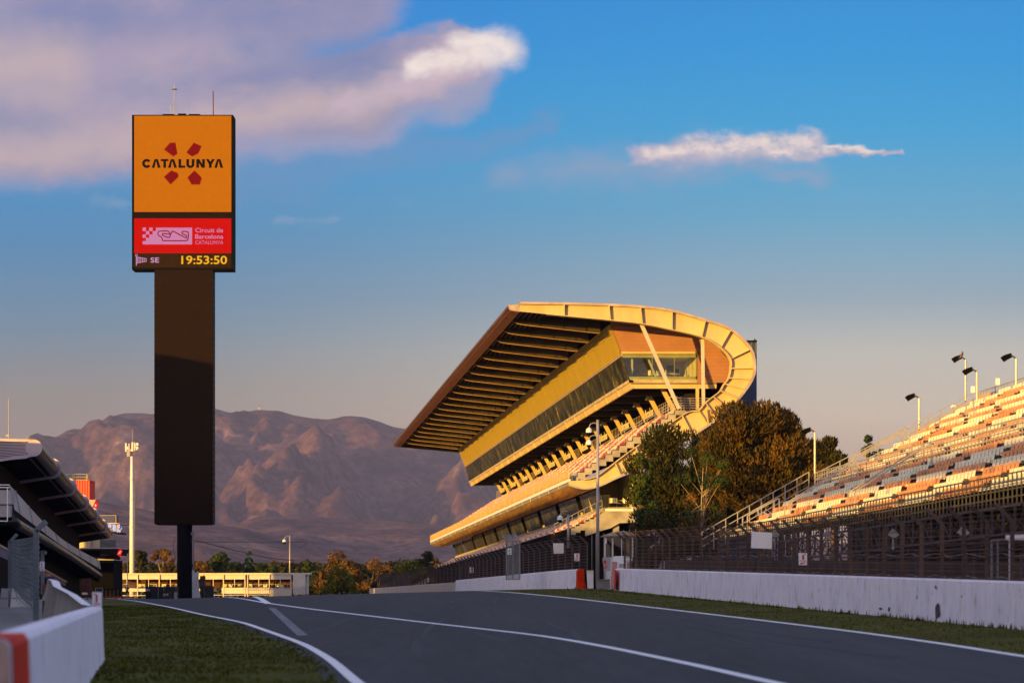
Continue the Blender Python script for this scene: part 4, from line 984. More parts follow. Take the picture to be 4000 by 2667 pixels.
# ------------------------------------------------------------------ catch fences
def fence(name, label, s, y0, y1, step, zf, h, arm, cat='fence', posts_m=None, wm=None, wire_step=0.11, side=1, hor=None, parts_label=None):
    """zf(Y) = z of the foot; posts lean their top towards the track"""
    posts_m = posts_m or M['darksteel']; wm = wm or M['wire']
    sf = s if callable(s) else (lambda Y_, s0=s: s0)
    o = thing(name, label, cat, S(sf(y0), y0, zf(y0))); n_ = int(round((y1-y0)/step)); Ys = [y0+(y1-y0)*i/n_ for i in range(n_+1)]
    for Y in Ys:
        a = S(sf(Y), Y, zf(Y)); b_ = S(sf(Y), Y, zf(Y)+h); c_ = b_+Vector((-arm*side, 0, arm*0.9))
        mb = MB(); mb.beam(a, b_, 0.11, 0.08, (0,1,0)); mb.beam(b_-Vector((0,0,.03)), c_, 0.10, 0.07, (0,1,0)); mb.build('post', posts_m, o)
    mb = MB(); mo = lambda Y_: sf(Y_)-0.08*side
    hs = hor or frange(0.06, h, 9)
    for k in hs:
        for a, b_ in zip(Ys[:-1], Ys[1:]): mb.beam(S(mo(a), a, zf(a)+k), S(mo(b_), b_, zf(b_)+k), 0.02, 0.022)
    for k in (0.3, 0.6, 0.97):
        for a, b_ in zip(Ys[:-1], Ys[1:]): mb.beam(S(mo(a)-arm*k*side, a, zf(a)+h+arm*.9*k), S(mo(b_)-arm*k*side, b_, zf(b_)+h+arm*.9*k), 0.02, 0.02)
    mb.build('cables', wm, o)
    mb = MB(); Y = y0; hw = 0.008
    while Y < y1:
        z0 = zf(Y); p = S(mo(Y), Y, z0); dz = Vector((0,0,h)); ww = U*hw
        mb.poly([p-ww, p+ww, p+dz+ww, p+dz-ww]); q = p+dz; r_ = q+Vector((-arm*side,0,arm*.9)); mb.poly([q-ww, q+ww, r_+ww, r_-ww]); Y += wire_step
    k = 0.1
    while k < h:
        for a, b_ in zip(Ys[:-1], Ys[1:]): mb.poly([S(mo(a), a, zf(a)+k), S(mo(b_), b_, zf(b_)+k), S(mo(b_), b_, zf(b_)+k+.012), S(mo(a), a, zf(a)+k+.012)])
        k += 0.13
    mb.build('wire_mesh', wm, o); return o
wt = lambda Y: gz(20, Y)+1.22
rf = fence('catch_fence', 'tall rusty mesh catch fence with tops bent over the track above the long right barrier', lambda Y: 20.5+(Y-63)*0.017, 56.3, 140.5, 2.35, wt, 1.66, 0.46, wm=M['rustwire'], posts_m=mat('rust_stained_post', (0.085,0.050,0.038), 0.7, 0, 0.5, 0.3))
mf = fence('catch_fence', 'rusty mesh catch fence above the short middle barrier with the blank white board on it', 21.35, 152.5, 243, 3.5, wt, 1.65, 0.50, wm=M['rustwire'], wire_step=0.18)
ff = fence('catch_fence', 'far rusty catch fence shrinking away below the far end of the covered grandstand', 21.9, 248, 400, 5.0, lambda Y: gz(20, Y)+0.9, 1.7, 0.5, wm=M['rustwire'], wire_step=0.3)
# gate-like fence panel in front of the middle fence
gp = thing('fence_gate', 'taller grey mesh gate panel with a sloping top beside the green exit sign', 'gate', P(2003,2260,170))
def gq(x, y): return P(x, y, 170+(2030-x)*0.05)
mb = MB()
for x in (1978, 2004, 2030): mb.beam(gq(x, 2262), gq(x, 2112-(2030-x)*.04), .10, .08, (0,1,0)); mb.beam(gq(x, 2112), gq(x-16 if x > 2000 else x-15, 2088), .09, .08, (0,1,0))
for y in (2112, 2262): mb.beam(gq(1978,y), gq(2030,y), .06, .06)
mb.beam(gq(1963,2089), gq(2014,2086), .06, .06); mb.build('frame', M['grey'], gp)
mb = MB()
for i in range(26): x = 1978+i*2; mb.beam(gq(x,2262), gq(x,2112), .018, .018, (0,1,0)); mb.beam(gq(x,2112), gq(x-15.5,2088), .018, .018, (0,1,0))
for i in range(28): y = 2112+i*5.4; mb.beam(gq(1978,y), gq(2030,y), .018, .018)
mb.build('mesh', M['grey'], gp)
# dark closed fence beyond
df = thing('screened_fence', 'dark solid screened fence rising to the right beside the distant bleacher', 'fence', S(22.3, 330, -1.2))
mb = MB(); A_ = [P(1458,2304,425), P(1520,2272,380), P(1590,2242,335), P(1604,2256,326)]; B_ = [Vector((p.x,p.y,gnd(p.x,p.y)-.2)) for p in A_]
mb.strip(A_, B_); mb.strip([p+Vector((.25,0,0)) for p in A_], [p+Vector((.25,0,0)) for p in B_]); mb.build('screen', mat('dark_screening', (0.05,0.035,0.03), 0.9, 0, 0.3, 0.5), df)
for k in range(9):
    t_ = k/8; p = A_[0].lerp(A_[2], t_); mb = MB(); mb.beam(Vector((p.x-.1,p.y,gnd(p.x,p.y))), p+Vector((-.1,0,.1)), .14, .14, (0,1,0)); mb.build('post', M['darksteel'], df)
# distant bleacher
bl_ = thing('bleacher', 'small distant bleacher with pale stepped rails beyond the track crest', 'bleacher', P(1640,2310,330))
mb = MB()
for k in range(6): mb.prism([P(1605+k*1.0,2292+k*3,330-k), P(1668,2258+k*8,300-k), P(1668,2261+k*8,300-k), P(1605+k,2294+k*3,330-k)], (.0,.3,0))
mb.build('stepped_rails', M['offwhite'], bl_)
mb = MB(); mb.prism([P(1605,2296,331), P(1670,2264,302), P(1670,2312,302), P(1605,2312,331)], (0,.4,0)); mb.build('base', M['grey'], bl_)

# ------------------------------------------------------------------ signs
def ext_sign(name, label, x0, y0, x1, y1, d, word='FIRE', parent_name='sign', flip=1, m_back=None):
    o = thing(name, label, 'sign', P((x0+x1)/2, y1, d)); mb = MB(); w_ = x1-x0; h_ = y1-y0
    mb.prism([P(x0,y0,d), P(x1,y0+h_*.01,d), P(x1-w_*.02,y1,d), P(x0+w_*.04,y1,d)], (0,.03,0)); mb.build('board', m_back or M['signwhite'], o)
    def q(a, b_): return P(x0+w_*a, y0+h_*b_, d)-Vector((0,.006,0))
    f = (lambda a: a) if flip > 0 else (lambda a: 1-a)
    mb = MB(); mb.poly([q(f(.42),.14), q(f(.62),.14), q(f(.64),.20), q(f(.64),.56), q(f(.42),.56), q(f(.42),.20)]); mb.poly([q(f(.62),.10), q(f(.85),.07), q(f(.85),.13), q(f(.62),.16)]); mb.build('extinguisher_symbol', M['signred'], o)
    text(word, q(.18,.70), XR, ZU, h_*.13*d/F, M['signred'], o, 'lettering', 0.02, width=w_*.64*d/F, thick=.001)
    mb = MB(); mb.poly([q(f(.14),.92), q(f(.34),.76), q(f(.40),.82), q(f(.78),.74), q(f(.80),.82), q(f(.44),.90), q(f(.46),.95)]); mb.build('arrow_symbol', M['signred'], o); return o
ext_sign('fire_sign', 'white FIRE extinguisher sign with red arrow on the mesh right of the large blank board', 3119,2159,3153,2206, 20.2/(.109375+1136/F))
ext_sign('fire_sign', 'white FIRE extinguisher sign on the mesh right of the smaller blank board', 2243,2160,2264,2190, 153.5)
ext_sign('fire_sign', 'tiny white FIRE sign on the far fence left of the green exit sign', 1834,2213,1850,2236, 236)
ext_sign('fire_sign', 'tiny white FIRE sign beside the distant bleacher', 1665,2255,1676,2272, 298)
o = ext_sign('fire_sign', 'white FIRE extinguisher sign standing on the far corner of the near left barrier', 360,2311,397,2382, 46.3, flip=-1)
ext_sign('fire_sign', 'white FIRE extinguisher sign half hidden behind the grey posts of the left mesh fence', 155,2192,173,2228, 74, flip=-1)
def board(name, label, pts, d, m_=None):
    o = thing(name, label, 'board', P(pts[3][0], pts[3][1], d)); mb = MB(); mb.prism([P(*p, d) for p in pts], (0,.04,0)); mb.build('panel', m_ or M['signwhite'], o)
    mb = MB(); x0, x1 = pts[0][0], pts[1][0]; mb.beam(P(x0+3,pts[0][1]+5,d)+Vector((0,.08,0)), P(x1-3,pts[1][1]+5,d)+Vector((0,.08,0)), .05,.05); mb.build('bracket', M['grey'], o); return o
board('blank_board', 'large blank white board hung on the right catch fence', [(2936,2075),(3016,2079),(3015,2143),(2934,2139)], 20.2/(.109375+976/F))
board('blank_board', 'smaller blank cream board hung on the middle catch fence', [(2160,2121),(2202,2120),(2202,2160),(2163,2162)], 160.5, mat('sign_cream', (0.70,0.66,0.60), 0.6))
o = thing('exit_sign', 'white and green running man exit sign on the grey mesh gate', 'sign', P(1990,2166,169.5))
mb = MB(); mb.prism([P(1983,2141,169.5),P(1998,2140,169.5),P(1998,2166,169.5),P(1982,2165,169.5)], (0,.03,0)); mb.build('board', M['signwhite'], o)
mb = MB(); q = lambda x, y: P(x, y, 169.48)
mb.poly([q(1989,2143),q(1992,2143),q(1992,2146),q(1989,2146)]); mb.poly([q(1986,2147),q(1993,2146),q(1995,2149),q(1991,2149),q(1991,2151),q(1994,2155),q(1992,2156),q(1989,2152),q(1985,2155),q(1984,2154),q(1988,2149)]); mb.poly([q(1986,2161),q(1991,2160),q(1991,2158.5),q(1996,2162),q(1991,2165),q(1991,2163),q(1986,2163.5)]); mb.build('symbol', M['signgreen'], o)
text('EXIT', q(1984.5,2159.3), XR, ZU, .06, M['signgreen'], o, 'lettering', .01, width=.2, thick=.001)

# ------------------------------------------------------------------ poles with dome cameras
def dome(mb_parent, c, side=-1, sc_=1.0, nm='dome_camera'):
    c = Vector(c); mb = MB(); mb.lathe(c, [(0.05*sc_,.30*sc_),(0.17*sc_,.20*sc_),(0.19*sc_,.05*sc_),(0.19*sc_,0)], 12); h = mb.build(nm, M['white'], mb_parent)
    mb = MB(); mb.lathe(c, [(0.15*sc_,0),(0.14*sc_,-.08*sc_),(0.09*sc_,-.15*sc_),(0.02*sc_,-.18*sc_)], 12); mb.build('dome_lens', M['black'], h)
def campole(label, x, ytop, ybase, d, r, domes, side=-1, sc_=1.0, m_=None):
    pt, pb = P(x, ytop, d), P(x, ybase, d); o = thing('camera_pole', label, 'pole', pb)
    mb = MB(); mb.tube([pb, pb.lerp(pt, .5), pt], [r*1.25, r*1.08, r], 12); mb.build('pole', m_ or M['rail'], o, smooth=True)
    mb = MB(); mb.lathe(pt, [(r*1.15,0),(r*1.15,.08)], 12); mb.build('cap', M['grey'], o)
    for dy in domes:
        a = P(x, dy, d); arm = [a, a+Vector((side*.25*sc_,0,.06*sc_)), a+Vector((side*.45*sc_,0,-.02*sc_)), a+Vector((side*.52*sc_,0,-.22*sc_))]
        mb = MB(); mb.tube(arm, .03*sc_, 6); mb.build('camera_arm', M['rail'], o); dome(o, arm[-1]-Vector((0,0,.30*sc_)), side, sc_)
    return o
campole('tall grey pole with two white dome cameras standing in the gap between the barriers', 2335, 1645, 2298, 147, 0.085, [1655, 1703], m_=M['rail'])
campole('short grey pole with one white dome camera behind the middle catch fence', 2220, 2012, 2140, 172, 0.08, [1998], sc_=1.1)
campole('slim distant pole with a dome camera rising behind the white pavilion', 1132, 2092, 2300, 445, 0.12, [2096], sc_=1.9)

# ------------------------------------------------------------------ booth, toilet cabin, notice board, boxes in the gap
bo = thing('guard_booth', 'grey glazed guard booth with a curved roof behind the end of the right barrier', 'booth', P(2418,2300,150))
def B(x, y, dd=0): return P(x, y, 150+dd)
mb = MB()
for x in (2360, 2390, 2427, 2468): mb.prism([B(x,2092),B(x+(6 if x != 2427 else 3),2092),B(x+(6 if x != 2427 else 3),2310),B(x,2310)], (0,.1,0))
mb.prism([B(2360,2092),B(2474,2092),B(2474,2096),B(2360,2096)], (0,.1,0)); mb.prism([B(2360,2175),B(2474,2175),B(2474,2310),B(2360,2310)], (0,.08,0)); mb.build('wall_frame', M['offwhite'], bo)
mb = MB(); mb.poly([B(2366,2096,.05),B(2468,2096,.05),B(2468,2175,.05),B(2366,2175,.05)]); mb.build('glazing', M['clear'], bo)
mb = MB(); mb.prism([B(2360,2092,1.9),B(2474,2092,1.9),B(2474,2310,1.9),B(2360,2310,1.9)], (0,.1,0)); mb.build('back_wall', M['soffit'], bo)
mb = MB(); rp = [(2350,2092),(2366,2087),(2390,2079),(2415,2074),(2440,2073),(2462,2078),(2478,2085),(2478,2091),(2350,2094)]
mb.prism([B(x,y,-.3) for x, y in rp], (0,2.6,0)); mb.build('roof', M['lip'], bo)
mb = MB(); mb.prism([B(2446,2102,1.6),B(2464,2102,1.6),B(2462,2170,1.6),B(2448,2170,1.6)], (0,.1,0)); mb.build('curtain', mat('ochre_cloth', (0.35,0.20,0.06), 0.9), bo)
mb = MB(); mb.prism([B(2363,2097,-.02),B(2370,2097,-.02),B(2370,2121,-.02),B(2363,2121,-.02)], (0,.01,0)); mb.build('notice', M['signwhite'], bo)
tb = thing('portable_toilet', 'pink and white portable toilet cabin leaning behind the orange end of the right barrier', 'toilet', P(2426,2305,143))
def TQ(x, y, dd=0): return P(x, y, 143+dd)
mb = MB(); mb.prism([TQ(2394,2192),TQ(2468,2192),TQ(2468,2296),TQ(2388,2296)], (0,1.1,0)); mb.build('cabin', mat('faded_pink_plastic', (0.55,0.24,0.24), 0.5), tb)
mb = MB(); mb.prism([TQ(2393,2193,-.05),TQ(2395,2178,-.05),TQ(2402,2171,-.05),TQ(2430,2170,-.05),TQ(2462,2173,-.05),TQ(2470,2180,-.05),TQ(2470,2193,-.05)], (0,1.2,0)); mb.build('roof', M['signwhite'], tb)
mb = MB(); mb.prism([TQ(2412,2192,-.06),TQ(2418,2188,-.06),TQ(2444,2188,-.06),TQ(2450,2192,-.06),TQ(2449,2296,-.06),TQ(2408,2296,-.06)], (0,.05,0)); dr_ = mb.build('door', M['signwhite'], tb)
mb = MB(); mb.prism([TQ(2418,2200,-.09),TQ(2444,2200,-.09),TQ(2444,2215,-.09),TQ(2417,2215,-.09)], (0,.02,0)); mb.build('vent', M['palegrey'], dr_)
nbd = thing('notice_board', 'tilted grey notice board with a red panel on a post beside the pole', 'notice board', P(2372,2285,146))
mb = MB(); mb.prism([P(2353,2178,146),P(2384,2173,146),P(2385,2228,146),P(2360,2232,146)], (0,.06,0)); mb.build('board', M['palegrey'], nbd)
mb = MB(); mb.prism([P(2357,2188,145.98),P(2367,2187,145.98),P(2370,2216,145.98),P(2360,2218,145.98)], (0,.02,0)); mb.build('red_panel', M['signred'], nbd)
text('20', P(2359,2212,145.96), XR, ZU, .26, M['signwhite'], nbd, 'lettering', .0, width=.12, thick=.001)
mb = MB(); mb.beam(P(2363,2230,146.05), P(2363,2285,146.05), .05,.05,(0,1,0)); mb.build('post', M['palegrey'], nbd)
gb_ = thing('utility_box', 'dark grey utility box standing in the grass at the foot of the pole', 'box', P(2357,2302,146))
mb = MB(); mb.prism([P(2331,2265,145.5),P(2382,2262,145.5),P(2383,2298,145.5),P(2332,2301,145.5)], (0,.5,0)); mb.build('body', M['grey'], gb_)
mb = MB(); mb.prism([P(2330,2265,145.4),P(2383,2262,145.4),P(2383,2260,145.4),P(2330,2263,145.4)], (0,.7,0)); mb.build('lid', M['palegrey'], gb_)
wb = thing('white_cabinet', 'narrow white cabinet behind the end post of the middle fence', 'cabinet', P(2305,2298,152))
mb = MB(); mb.prism([P(2292,2227,152),P(2318,2227,152),P(2318,2297,152),P(2296,2297,152)], (0,.5,0)); mb.build('body', M['signwhite'], wb)
mb = MB(); mb.prism([P(2291,2227,151.9),P(2319,2227,151.9),P(2319,2225,151.9),P(2291,2225,151.9)], (0,.7,0)); mb.build('lid', M['palegrey'], wb)
for k, (x, y0, y1) in enumerate([(2312,2090,2260),(2328,2087,2170),(2359,2081,2175),(2377,2078,2092),(2395,2074,2080),(2435,2071,2076),(2482,2066,2076),(2535,2080,2110),(2585,2068,2100)][:4]):
    pass
gpn = thing('glass_wind_screen', 'row of thin upright poles behind the guard booth in the barrier gap', 'poles', P(2320,2290,154))
for (x, y0, y1) in [(2312,2090,2290),(2328,2087,2290),(2359,2081,2290),(2395,2074,2290),(2416,2071,2290),(2436,2069,2290),(2459,2067,2290),(2483,2067,2290)]:
    mb = MB(); mb.beam(P(x,y0,156), P(x,y1,156), .03,.03,(0,1,0)); mb.build('pole', M['rail'], gpn)

# ------------------------------------------------------------------ open grandstand on the right
def RS(s, z, d): return S(s, d, z-0.015625*(d-128))
os_ = thing('open_grandstand', 'open air tubular grandstand on the right with rows of white and faded red seats', 'grandstand', RS(30, -0.5, 110))
def drange(s): return 70.0, 128.0
rowsL = [(25.23+0.624*i, 2.46+0.358*i) for i in range(8)]                  # (s, floor z) lower block
rowsU = [(31.0+0.62*i, 5.50+0.352*i) for i in range(12)]
tmb = MB(); seat_mb = MB(); nearest = []
rs = random.Random(21)
for bi, rws in enumerate((rowsL, rowsU)):
    for r, (s, z_) in enumerate(rws):
        d0, d1 = drange(s)
        tmb.prism([RS(s-0.25,z_,d1), RS(s+0.45,z_,d1), RS(s+0.45,z_-0.06,d1), RS(s-0.25,z_-0.06,d1)], -U*(d1-d0))
        d = d1-0.3-(0 if bi else 0); k = -int(r*4.5+rs.uniform(0, 2))-(7 if bi else 0); seq = []; wh_ = True
        for q_ in range(60): n_q = rs.choice((8, 9, 9, 10, 11)); seq += [wh_]*n_q+[None]*2; wh_ = not wh_
        k = (10*24+k) % 24
        while d > d0:
            if seq[k] is None: d -= 0.47*0.9; k += 1; continue
            nearest.append((d, RS(s+0.30, z_+0.05, d), seq[k])); d -= 0.47; k += 1
nearest.sort(key=lambda q: (q[0]*0.0)+ (q[0]))
def big_seat(mb, c): seat_shape(mb, c, U.normalized(), Vector((-1,0,0)), 0.41, 0.36, 0.36)
cnt = 0
for d, c, wh in nearest:
    x = c.x/c.y*F+CX; y = HOR-c.z/c.y*F
    if cnt < 100 and x < 3990 and y > 1500 and y < 1960:
        mb = MB(); big_seat(mb, c); mb.build('seat', M['whiteseat'] if wh else mat('faded_red_seat', (0.64,0.28,0.07), 0.5, 0, 0.2, 1.2), os_); cnt += 1
    else:
        seat_mb.cur = 0 if not wh else 1; big_seat(seat_mb, c)
structure(seat_mb.build('seat_rows', [mat('faded_red_seat', (0.64,0.28,0.07), 0.5, 0, 0.2, 1.2), M['whiteseat']], os_), 'stuff')
tmb.prism([RS(29.9,4.75,128), RS(31.0,4.75,128), RS(31.0,4.69,128), RS(29.9,4.69,128)], -U*58)
tmb.build('terrace_treads', M['darkrib'], os_)
# dark void under the treads
mb = MB(); mb.poly([RS(25.1,2.2,127.9), RS(29.9,4.6,127.9), RS(31.0,5.2,127.9), RS(38.0,9.2,127.9), RS(38.0,9.2,60), RS(31.0,5.2,60), RS(25.1,2.2,60)][0:7]) if False else None
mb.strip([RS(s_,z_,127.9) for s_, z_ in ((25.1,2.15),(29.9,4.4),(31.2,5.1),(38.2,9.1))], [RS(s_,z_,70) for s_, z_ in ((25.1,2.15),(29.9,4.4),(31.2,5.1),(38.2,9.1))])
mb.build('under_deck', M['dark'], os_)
def rs_rail(mb, s, z_, h, d0, d1, step, nr, w_=.045):
    for k in range(nr): zz = z_+h*k/(nr-1); mb.beam(RS(s,zz,d0), RS(s,zz,d1), w_, w_)
    d = d0
    while d >= d1-0.01: mb.beam(RS(s,z_-0.05,d), RS(s,z_+h,d), w_*.9, w_*.9, (0,1,0)); d -= step
mb = MB(); rs_rail(mb, 24.8, 1.88, 1.02, 128, 70, 0.46, 5); mb.build('front_railing', M['darksteel'], os_)
mb = MB(); rs_rail(mb, 29.8, 4.95, 0.98, 128, 70, 0.50, 6); mb.build('middle_railing', M['rail'], os_)
mb = MB(); rs_rail(mb, 38.4, 9.15, 1.0, 128, 70, 0.50, 5, .05); mb.build('top_railing', M['rail'], os_)
# grating strip under the middle rail, truss under the front rail
mb = MB(); d = 128
while d > 70: mb.beam(RS(29.75,4.62,d), RS(29.75,4.92,d), .10,.05,(0,1,0)); d -= .5
mb.beam(RS(29.75,4.93,128), RS(29.75,4.93,70), .06,.06); mb.build('walkway_grating', M['rail'], os_)
mb = MB(); d = 128; i = 0
while d > 72:
    mb.beam(RS(24.75,0.95,d), RS(24.75,1.84,d), .07,.07,(0,1,0)); mb.beam(RS(24.75,0.95 if i%2 else 1.84,d), RS(24.75,1.84 if i%2 else 0.95,d-1.2), .035,.035); 
    if i % 2 == 0: mb.beam(RS(26.2,0.6,d), RS(26.2,2.6,d), .07,.07,(0,1,0)); mb.beam(RS(26.2,0.6,d), RS(24.75,1.8,d), .05,.05)
    d -= 1.2; i += 1
for zz in (0.95, 1.84): mb.beam(RS(24.75,zz,128), RS(24.75,zz,72), .08,.08)
for zz in (.80,.68,.56,.44): mb.beam(RS(25.0,zz,128), RS(25.0,zz,72), .04,.03)
mb.build('support_truss', M['darksteel'], os_)
d = 127.5
while d > 70:
    mb = MB(); mb.beam(Vector((RS(27.2,0,d).x, d, gz(20,d))), RS(27.2,2.9,d), .10,.10,(0,1,0)); mb.beam(Vector((RS(30.0,0,d).x, d, gz(20,d))), RS(30.0,4.4,d), .10,.10,(0,1,0)); mb.beam(RS(27.2,0.2,d), RS(30.0,3.9,d), .06,.06); d -= 3.0; mb.build('support_frame', M['darksteel'], os_)
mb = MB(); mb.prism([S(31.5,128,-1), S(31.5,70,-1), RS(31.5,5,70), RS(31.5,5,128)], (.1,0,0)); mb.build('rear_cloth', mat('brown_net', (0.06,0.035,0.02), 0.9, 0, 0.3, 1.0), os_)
# stand end: stairs rail on the left end (two flights)
mb = MB()
def slope_rail(mb, p, q, n_, h, k_=(1.0,.7,.4)):
    for kk in k_: mb.beam(p+ZU*h*kk, q+ZU*h*kk, .045,.045)
    for i in range(n_+1): c = p.lerp(q, i/n_); mb.beam(c, c+ZU*h, .05,.05,(0,1,0))
slope_rail(mb, RS(24.0,1.6,128.6), RS(29.6,4.75,128.6), 9, 1.25); slope_rail(mb, RS(29.9,4.9,128.6), RS(38.5,9.25,128.6), 13, 1.0)
mb.build('end_railing', M['rail'], os_)
for s0, z0, s1, z1, d in [(26.0,2.9,29.2,4.9,118),(25.6,2.7,28.8,4.7,104),(32.5,6.3,35.6,8.1,121),(25.4,2.6,27.0,3.5,125),(31.2,5.6,33.9,7.1,126.5)]:
    for o2 in (0, -1.2):
        mb = MB(); mb.beam(RS(s0,z0+.9,d+o2), RS(s1,z1+.9,d+o2), .06,.06); mb.beam(RS(s1,z1,d+o2), RS(s1,z1+.9,d+o2), .06,.06,(0,1,0)); mb.beam(RS(s0,z0,d+o2), RS(s0,z0+.9,d+o2), .06,.06,(0,1,0)); mb.build('aisle_handrail', M['rail'], os_)
mb = MB()
for x, y, d in [(3800,1521,124),(3897,1490,121)]: c = P(x,y,d); mb.box(c, (.10,0,0), (0,.02,0), (0,0,.16))
mb.build('row_signs', M['signwhite'], os_)

# floodlights on the open stand
def flood(label, x, ytop, ybot, d, face=-1, up=0):
    o = thing('floodlight', label, 'floodlight', P(x,ybot,d), 'floodlights on the open grandstand'); p0, p1 = P(x,ybot,d), P(x,ytop,d)
    mb = MB(); mb.tube([p0,p1], .055, 8); mb.build('pole', M['rail'], o)
    c = p1+Vector((face*.34,0,.12)); a = Vector((face*.20,0,-.09)); q_ = Vector((a.z*-.6*face,0,.13))
    mb = MB(); mb.prism([c-a*.7+q_*.7, c+a*.7+q_, c+a*.95-q_, c-a*.7-q_*.8], (0,.5,0)); mb.prism([c+a*.7+q_, c+a*.7+q_+Vector((face*.14,0,-.10)), c+a*.95-q_+Vector((face*.03,0,-.03)), c+a*.95-q_], (0,.5,0))
    mb.build('lamp_head', M['black'], o)
    mb = MB(); mb.beam(p1, c-a*.5, .07,.07); mb.build('bracket', M['darksteel'], o); return o
flood('floodlight on a lit pole just left of the upper seating block', 3590, 1555, 1700, 129)
flood('floodlight on the dark pole at the top railing corner with a bird on it', 3772, 1405, 1570, 129)
flood('floodlight just right of the railing corner on a short lit pole', 3816, 1453, 1560, 124)
flood('floodlight nearest the right edge on a short pole above the top railing', 3969, 1400, 1505, 120)
fl_ = flood('small floodlight on a thin pole in front of the pine beside the open stand', 3183, 1688, 1870, 129)
# bird on lamp
bd = thing('bird', 'small bird perched on the floodlight at the railing corner', 'bird', P(3757,1400,129))
mb = MB(); c = P(3757,1397,129); mb.tube([c+Vector((-.10,0,.0)), c+Vector((-.02,0,.10)), c+Vector((.03,0,.20)), c+Vector((.05,0,.30))], [.03,.075,.06,.03], 8); mb.tube([c+Vector((.05,0,.28)), c+Vector((-.02,0,.30))], [.04,.01], 6); mb.tube([c+Vector((-.1,0,.0)), c+Vector((-.2,0,-.06))], [.03,.02], 6); mb.build('body', M['rust'], bd)
bd2 = thing('bird', 'magpie like bird standing on the stand edge left of the upper seats', 'bird', P(3727,1594,128))
mb = MB(); c = P(3727,1593,128); mb.tube([c+Vector((-.16,0,.02)), c+Vector((-.08,0,.10)), c+Vector((.06,0,.10)), c+Vector((.22,0,.04))], [.04,.07,.06,.015], 8); mb.build('body', M['white'], bd2); mb = MB(); mb.tube([c+Vector((.0,0,.13)), c+Vector((.26,0,.06))], [.05,.02], 6); mb.build('wing', M['black'], bd2)

# loudspeaker boxes behind the right fence
for k, (x, y, d, s_) in enumerate([(3490,2088,84,1),(3763,2080,77,1.1),(3232,2090,93,1),(3027,2088,101,1)]):
    c = P(x,y,d); o = thing('lantern', ['pale lantern shaped lamp behind the fence under the middle of the open stand','pale lantern shaped lamp behind the fence nearest the right edge','pale lantern shaped lamp behind the fence right of the fire sign','orange lit lantern shaped lamp just right of the large blank board'][k], 'lamp', c-Vector((0,0,.4)), 'lanterns under the open stand')
    mb = MB(); mb.prism([c+Vector((-.17,0,0)), c+Vector((0,0,.22)), c+Vector((.20,0,.0)), c+Vector((.02,0,-.14))], (0,.2,0)); mb.build('shade', M['concrete'], o)
    mb = MB(); mb.beam(c+Vector((0,.1,-.1)), c+Vector((0,.1,-.5)), .06,.06,(0,1,0)); mb.build('stem', M['rail'], o)
# white portal frame at far right behind fence
po = thing('white_door_frame', 'white steel door frame behind the mesh fence at the right edge', 'door frame', P(3950,2262,72))
mb = MB(); mb.beam(P(3949,2270,72), P(3949,2090,72), .11,.1,(0,1,0)); mb.beam(P(3928,2091,72), P(4080,2091,72), .04,.1); mb.beam(P(3928,2101,72), P(4080,2100,72), .06,.1); mb.build('frame', M['white'], po)
mb = MB(); mb.beam(P(3873,2262,72), P(3873,2108,72), .05,.05,(0,1,0)); mb.beam(P(3873,2108,72), P(3949,2104,72), .05,.05); mb.beam(P(3897,2262,72), P(3897,2108,72), .05,.05,(0,1,0)); mb.build('side_gate', M['grey'], po)
# inner post row and dark hedge behind the fence
ip = thing('inner_fence', 'low inner fence of thin posts and barbed wire behind the right catch fence', 'fence', S(22.6, 70, -1))
for i in range(24):
    d = 66+i*2.7; a = S(22.6, d, gz(20, d)); mb = MB(); mb.beam(a, a+ZU*2.0, .06,.06,(0,1,0)); mb.build('post', M['darksteel'], ip)
for zz in (1.25, 1.95):
    mb = MB()
    for i in range(69):
        d = 66+i*.9; w0, w1 = .05*math.sin(i*1.7), .05*math.sin((i+1)*1.7); mb.beam(S(22.6,d,gz(20,d)+zz+w0), S(22.6,d+.9,gz(20,d+.9)+zz+w1), .018,.018)
    mb.build('wire', M['rail'], ip)
hs = thing('hoarding', 'long dark brown netting hoarding along the foot of the open grandstand behind the mesh fence', 'hoarding', S(24.2, 70, -1))
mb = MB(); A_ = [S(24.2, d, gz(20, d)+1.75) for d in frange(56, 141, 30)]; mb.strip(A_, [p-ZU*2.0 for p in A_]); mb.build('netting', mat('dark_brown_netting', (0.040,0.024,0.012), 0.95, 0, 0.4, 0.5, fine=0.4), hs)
for i in range(12): d = 60+i*7; a = S(24.1, d, gz(20, d)); mb = MB(); mb.beam(a, a+ZU*1.8, .08,.08,(0,1,0)); mb.build('post', M['darksteel'], hs)
# ------------------------------------------------------------------ pit building on the left
UP = (P(440,2074,360)-P(164,1729,210))/150.0
def K(x, y, d, d0=210.0): return P(x, y, d0)+UP*(d-d0)
DP0, DP1 = 210.0, 358.0
pb = thing('pit_building', 'long pit building with dark tubular roof edge, pale bands and lower balcony at left', 'building', K(0,2330,DP0))
tc0 = P(133,1749,210); r0 = 33*210/F
mb = MB(); mb.tube([tc0+UP*i for i in range(0, 149, 4)], r0, 24, caps=False); mb.build('roof_tube', M['tubeb'], pb, smooth=True)
mb = MB(); dk = [tc0+Vector((r0*math.cos(2*math.pi*k/28), -.02, r0*math.sin(2*math.pi*k/28))) for k in range(28)]; mb.prism(dk, (0,-.08,0)); mb.build('tube_end_disc', M['peach'], pb)
e1 = tc0+UP*148; dk = [e1+Vector((r0*math.cos(2*math.pi*k/28), .02, r0*math.sin(2*math.pi*k/28))) for k in range(28)]; mb = MB(); mb.poly(dk); mb.build('tube_end_disc', M['tubeb'], pb)
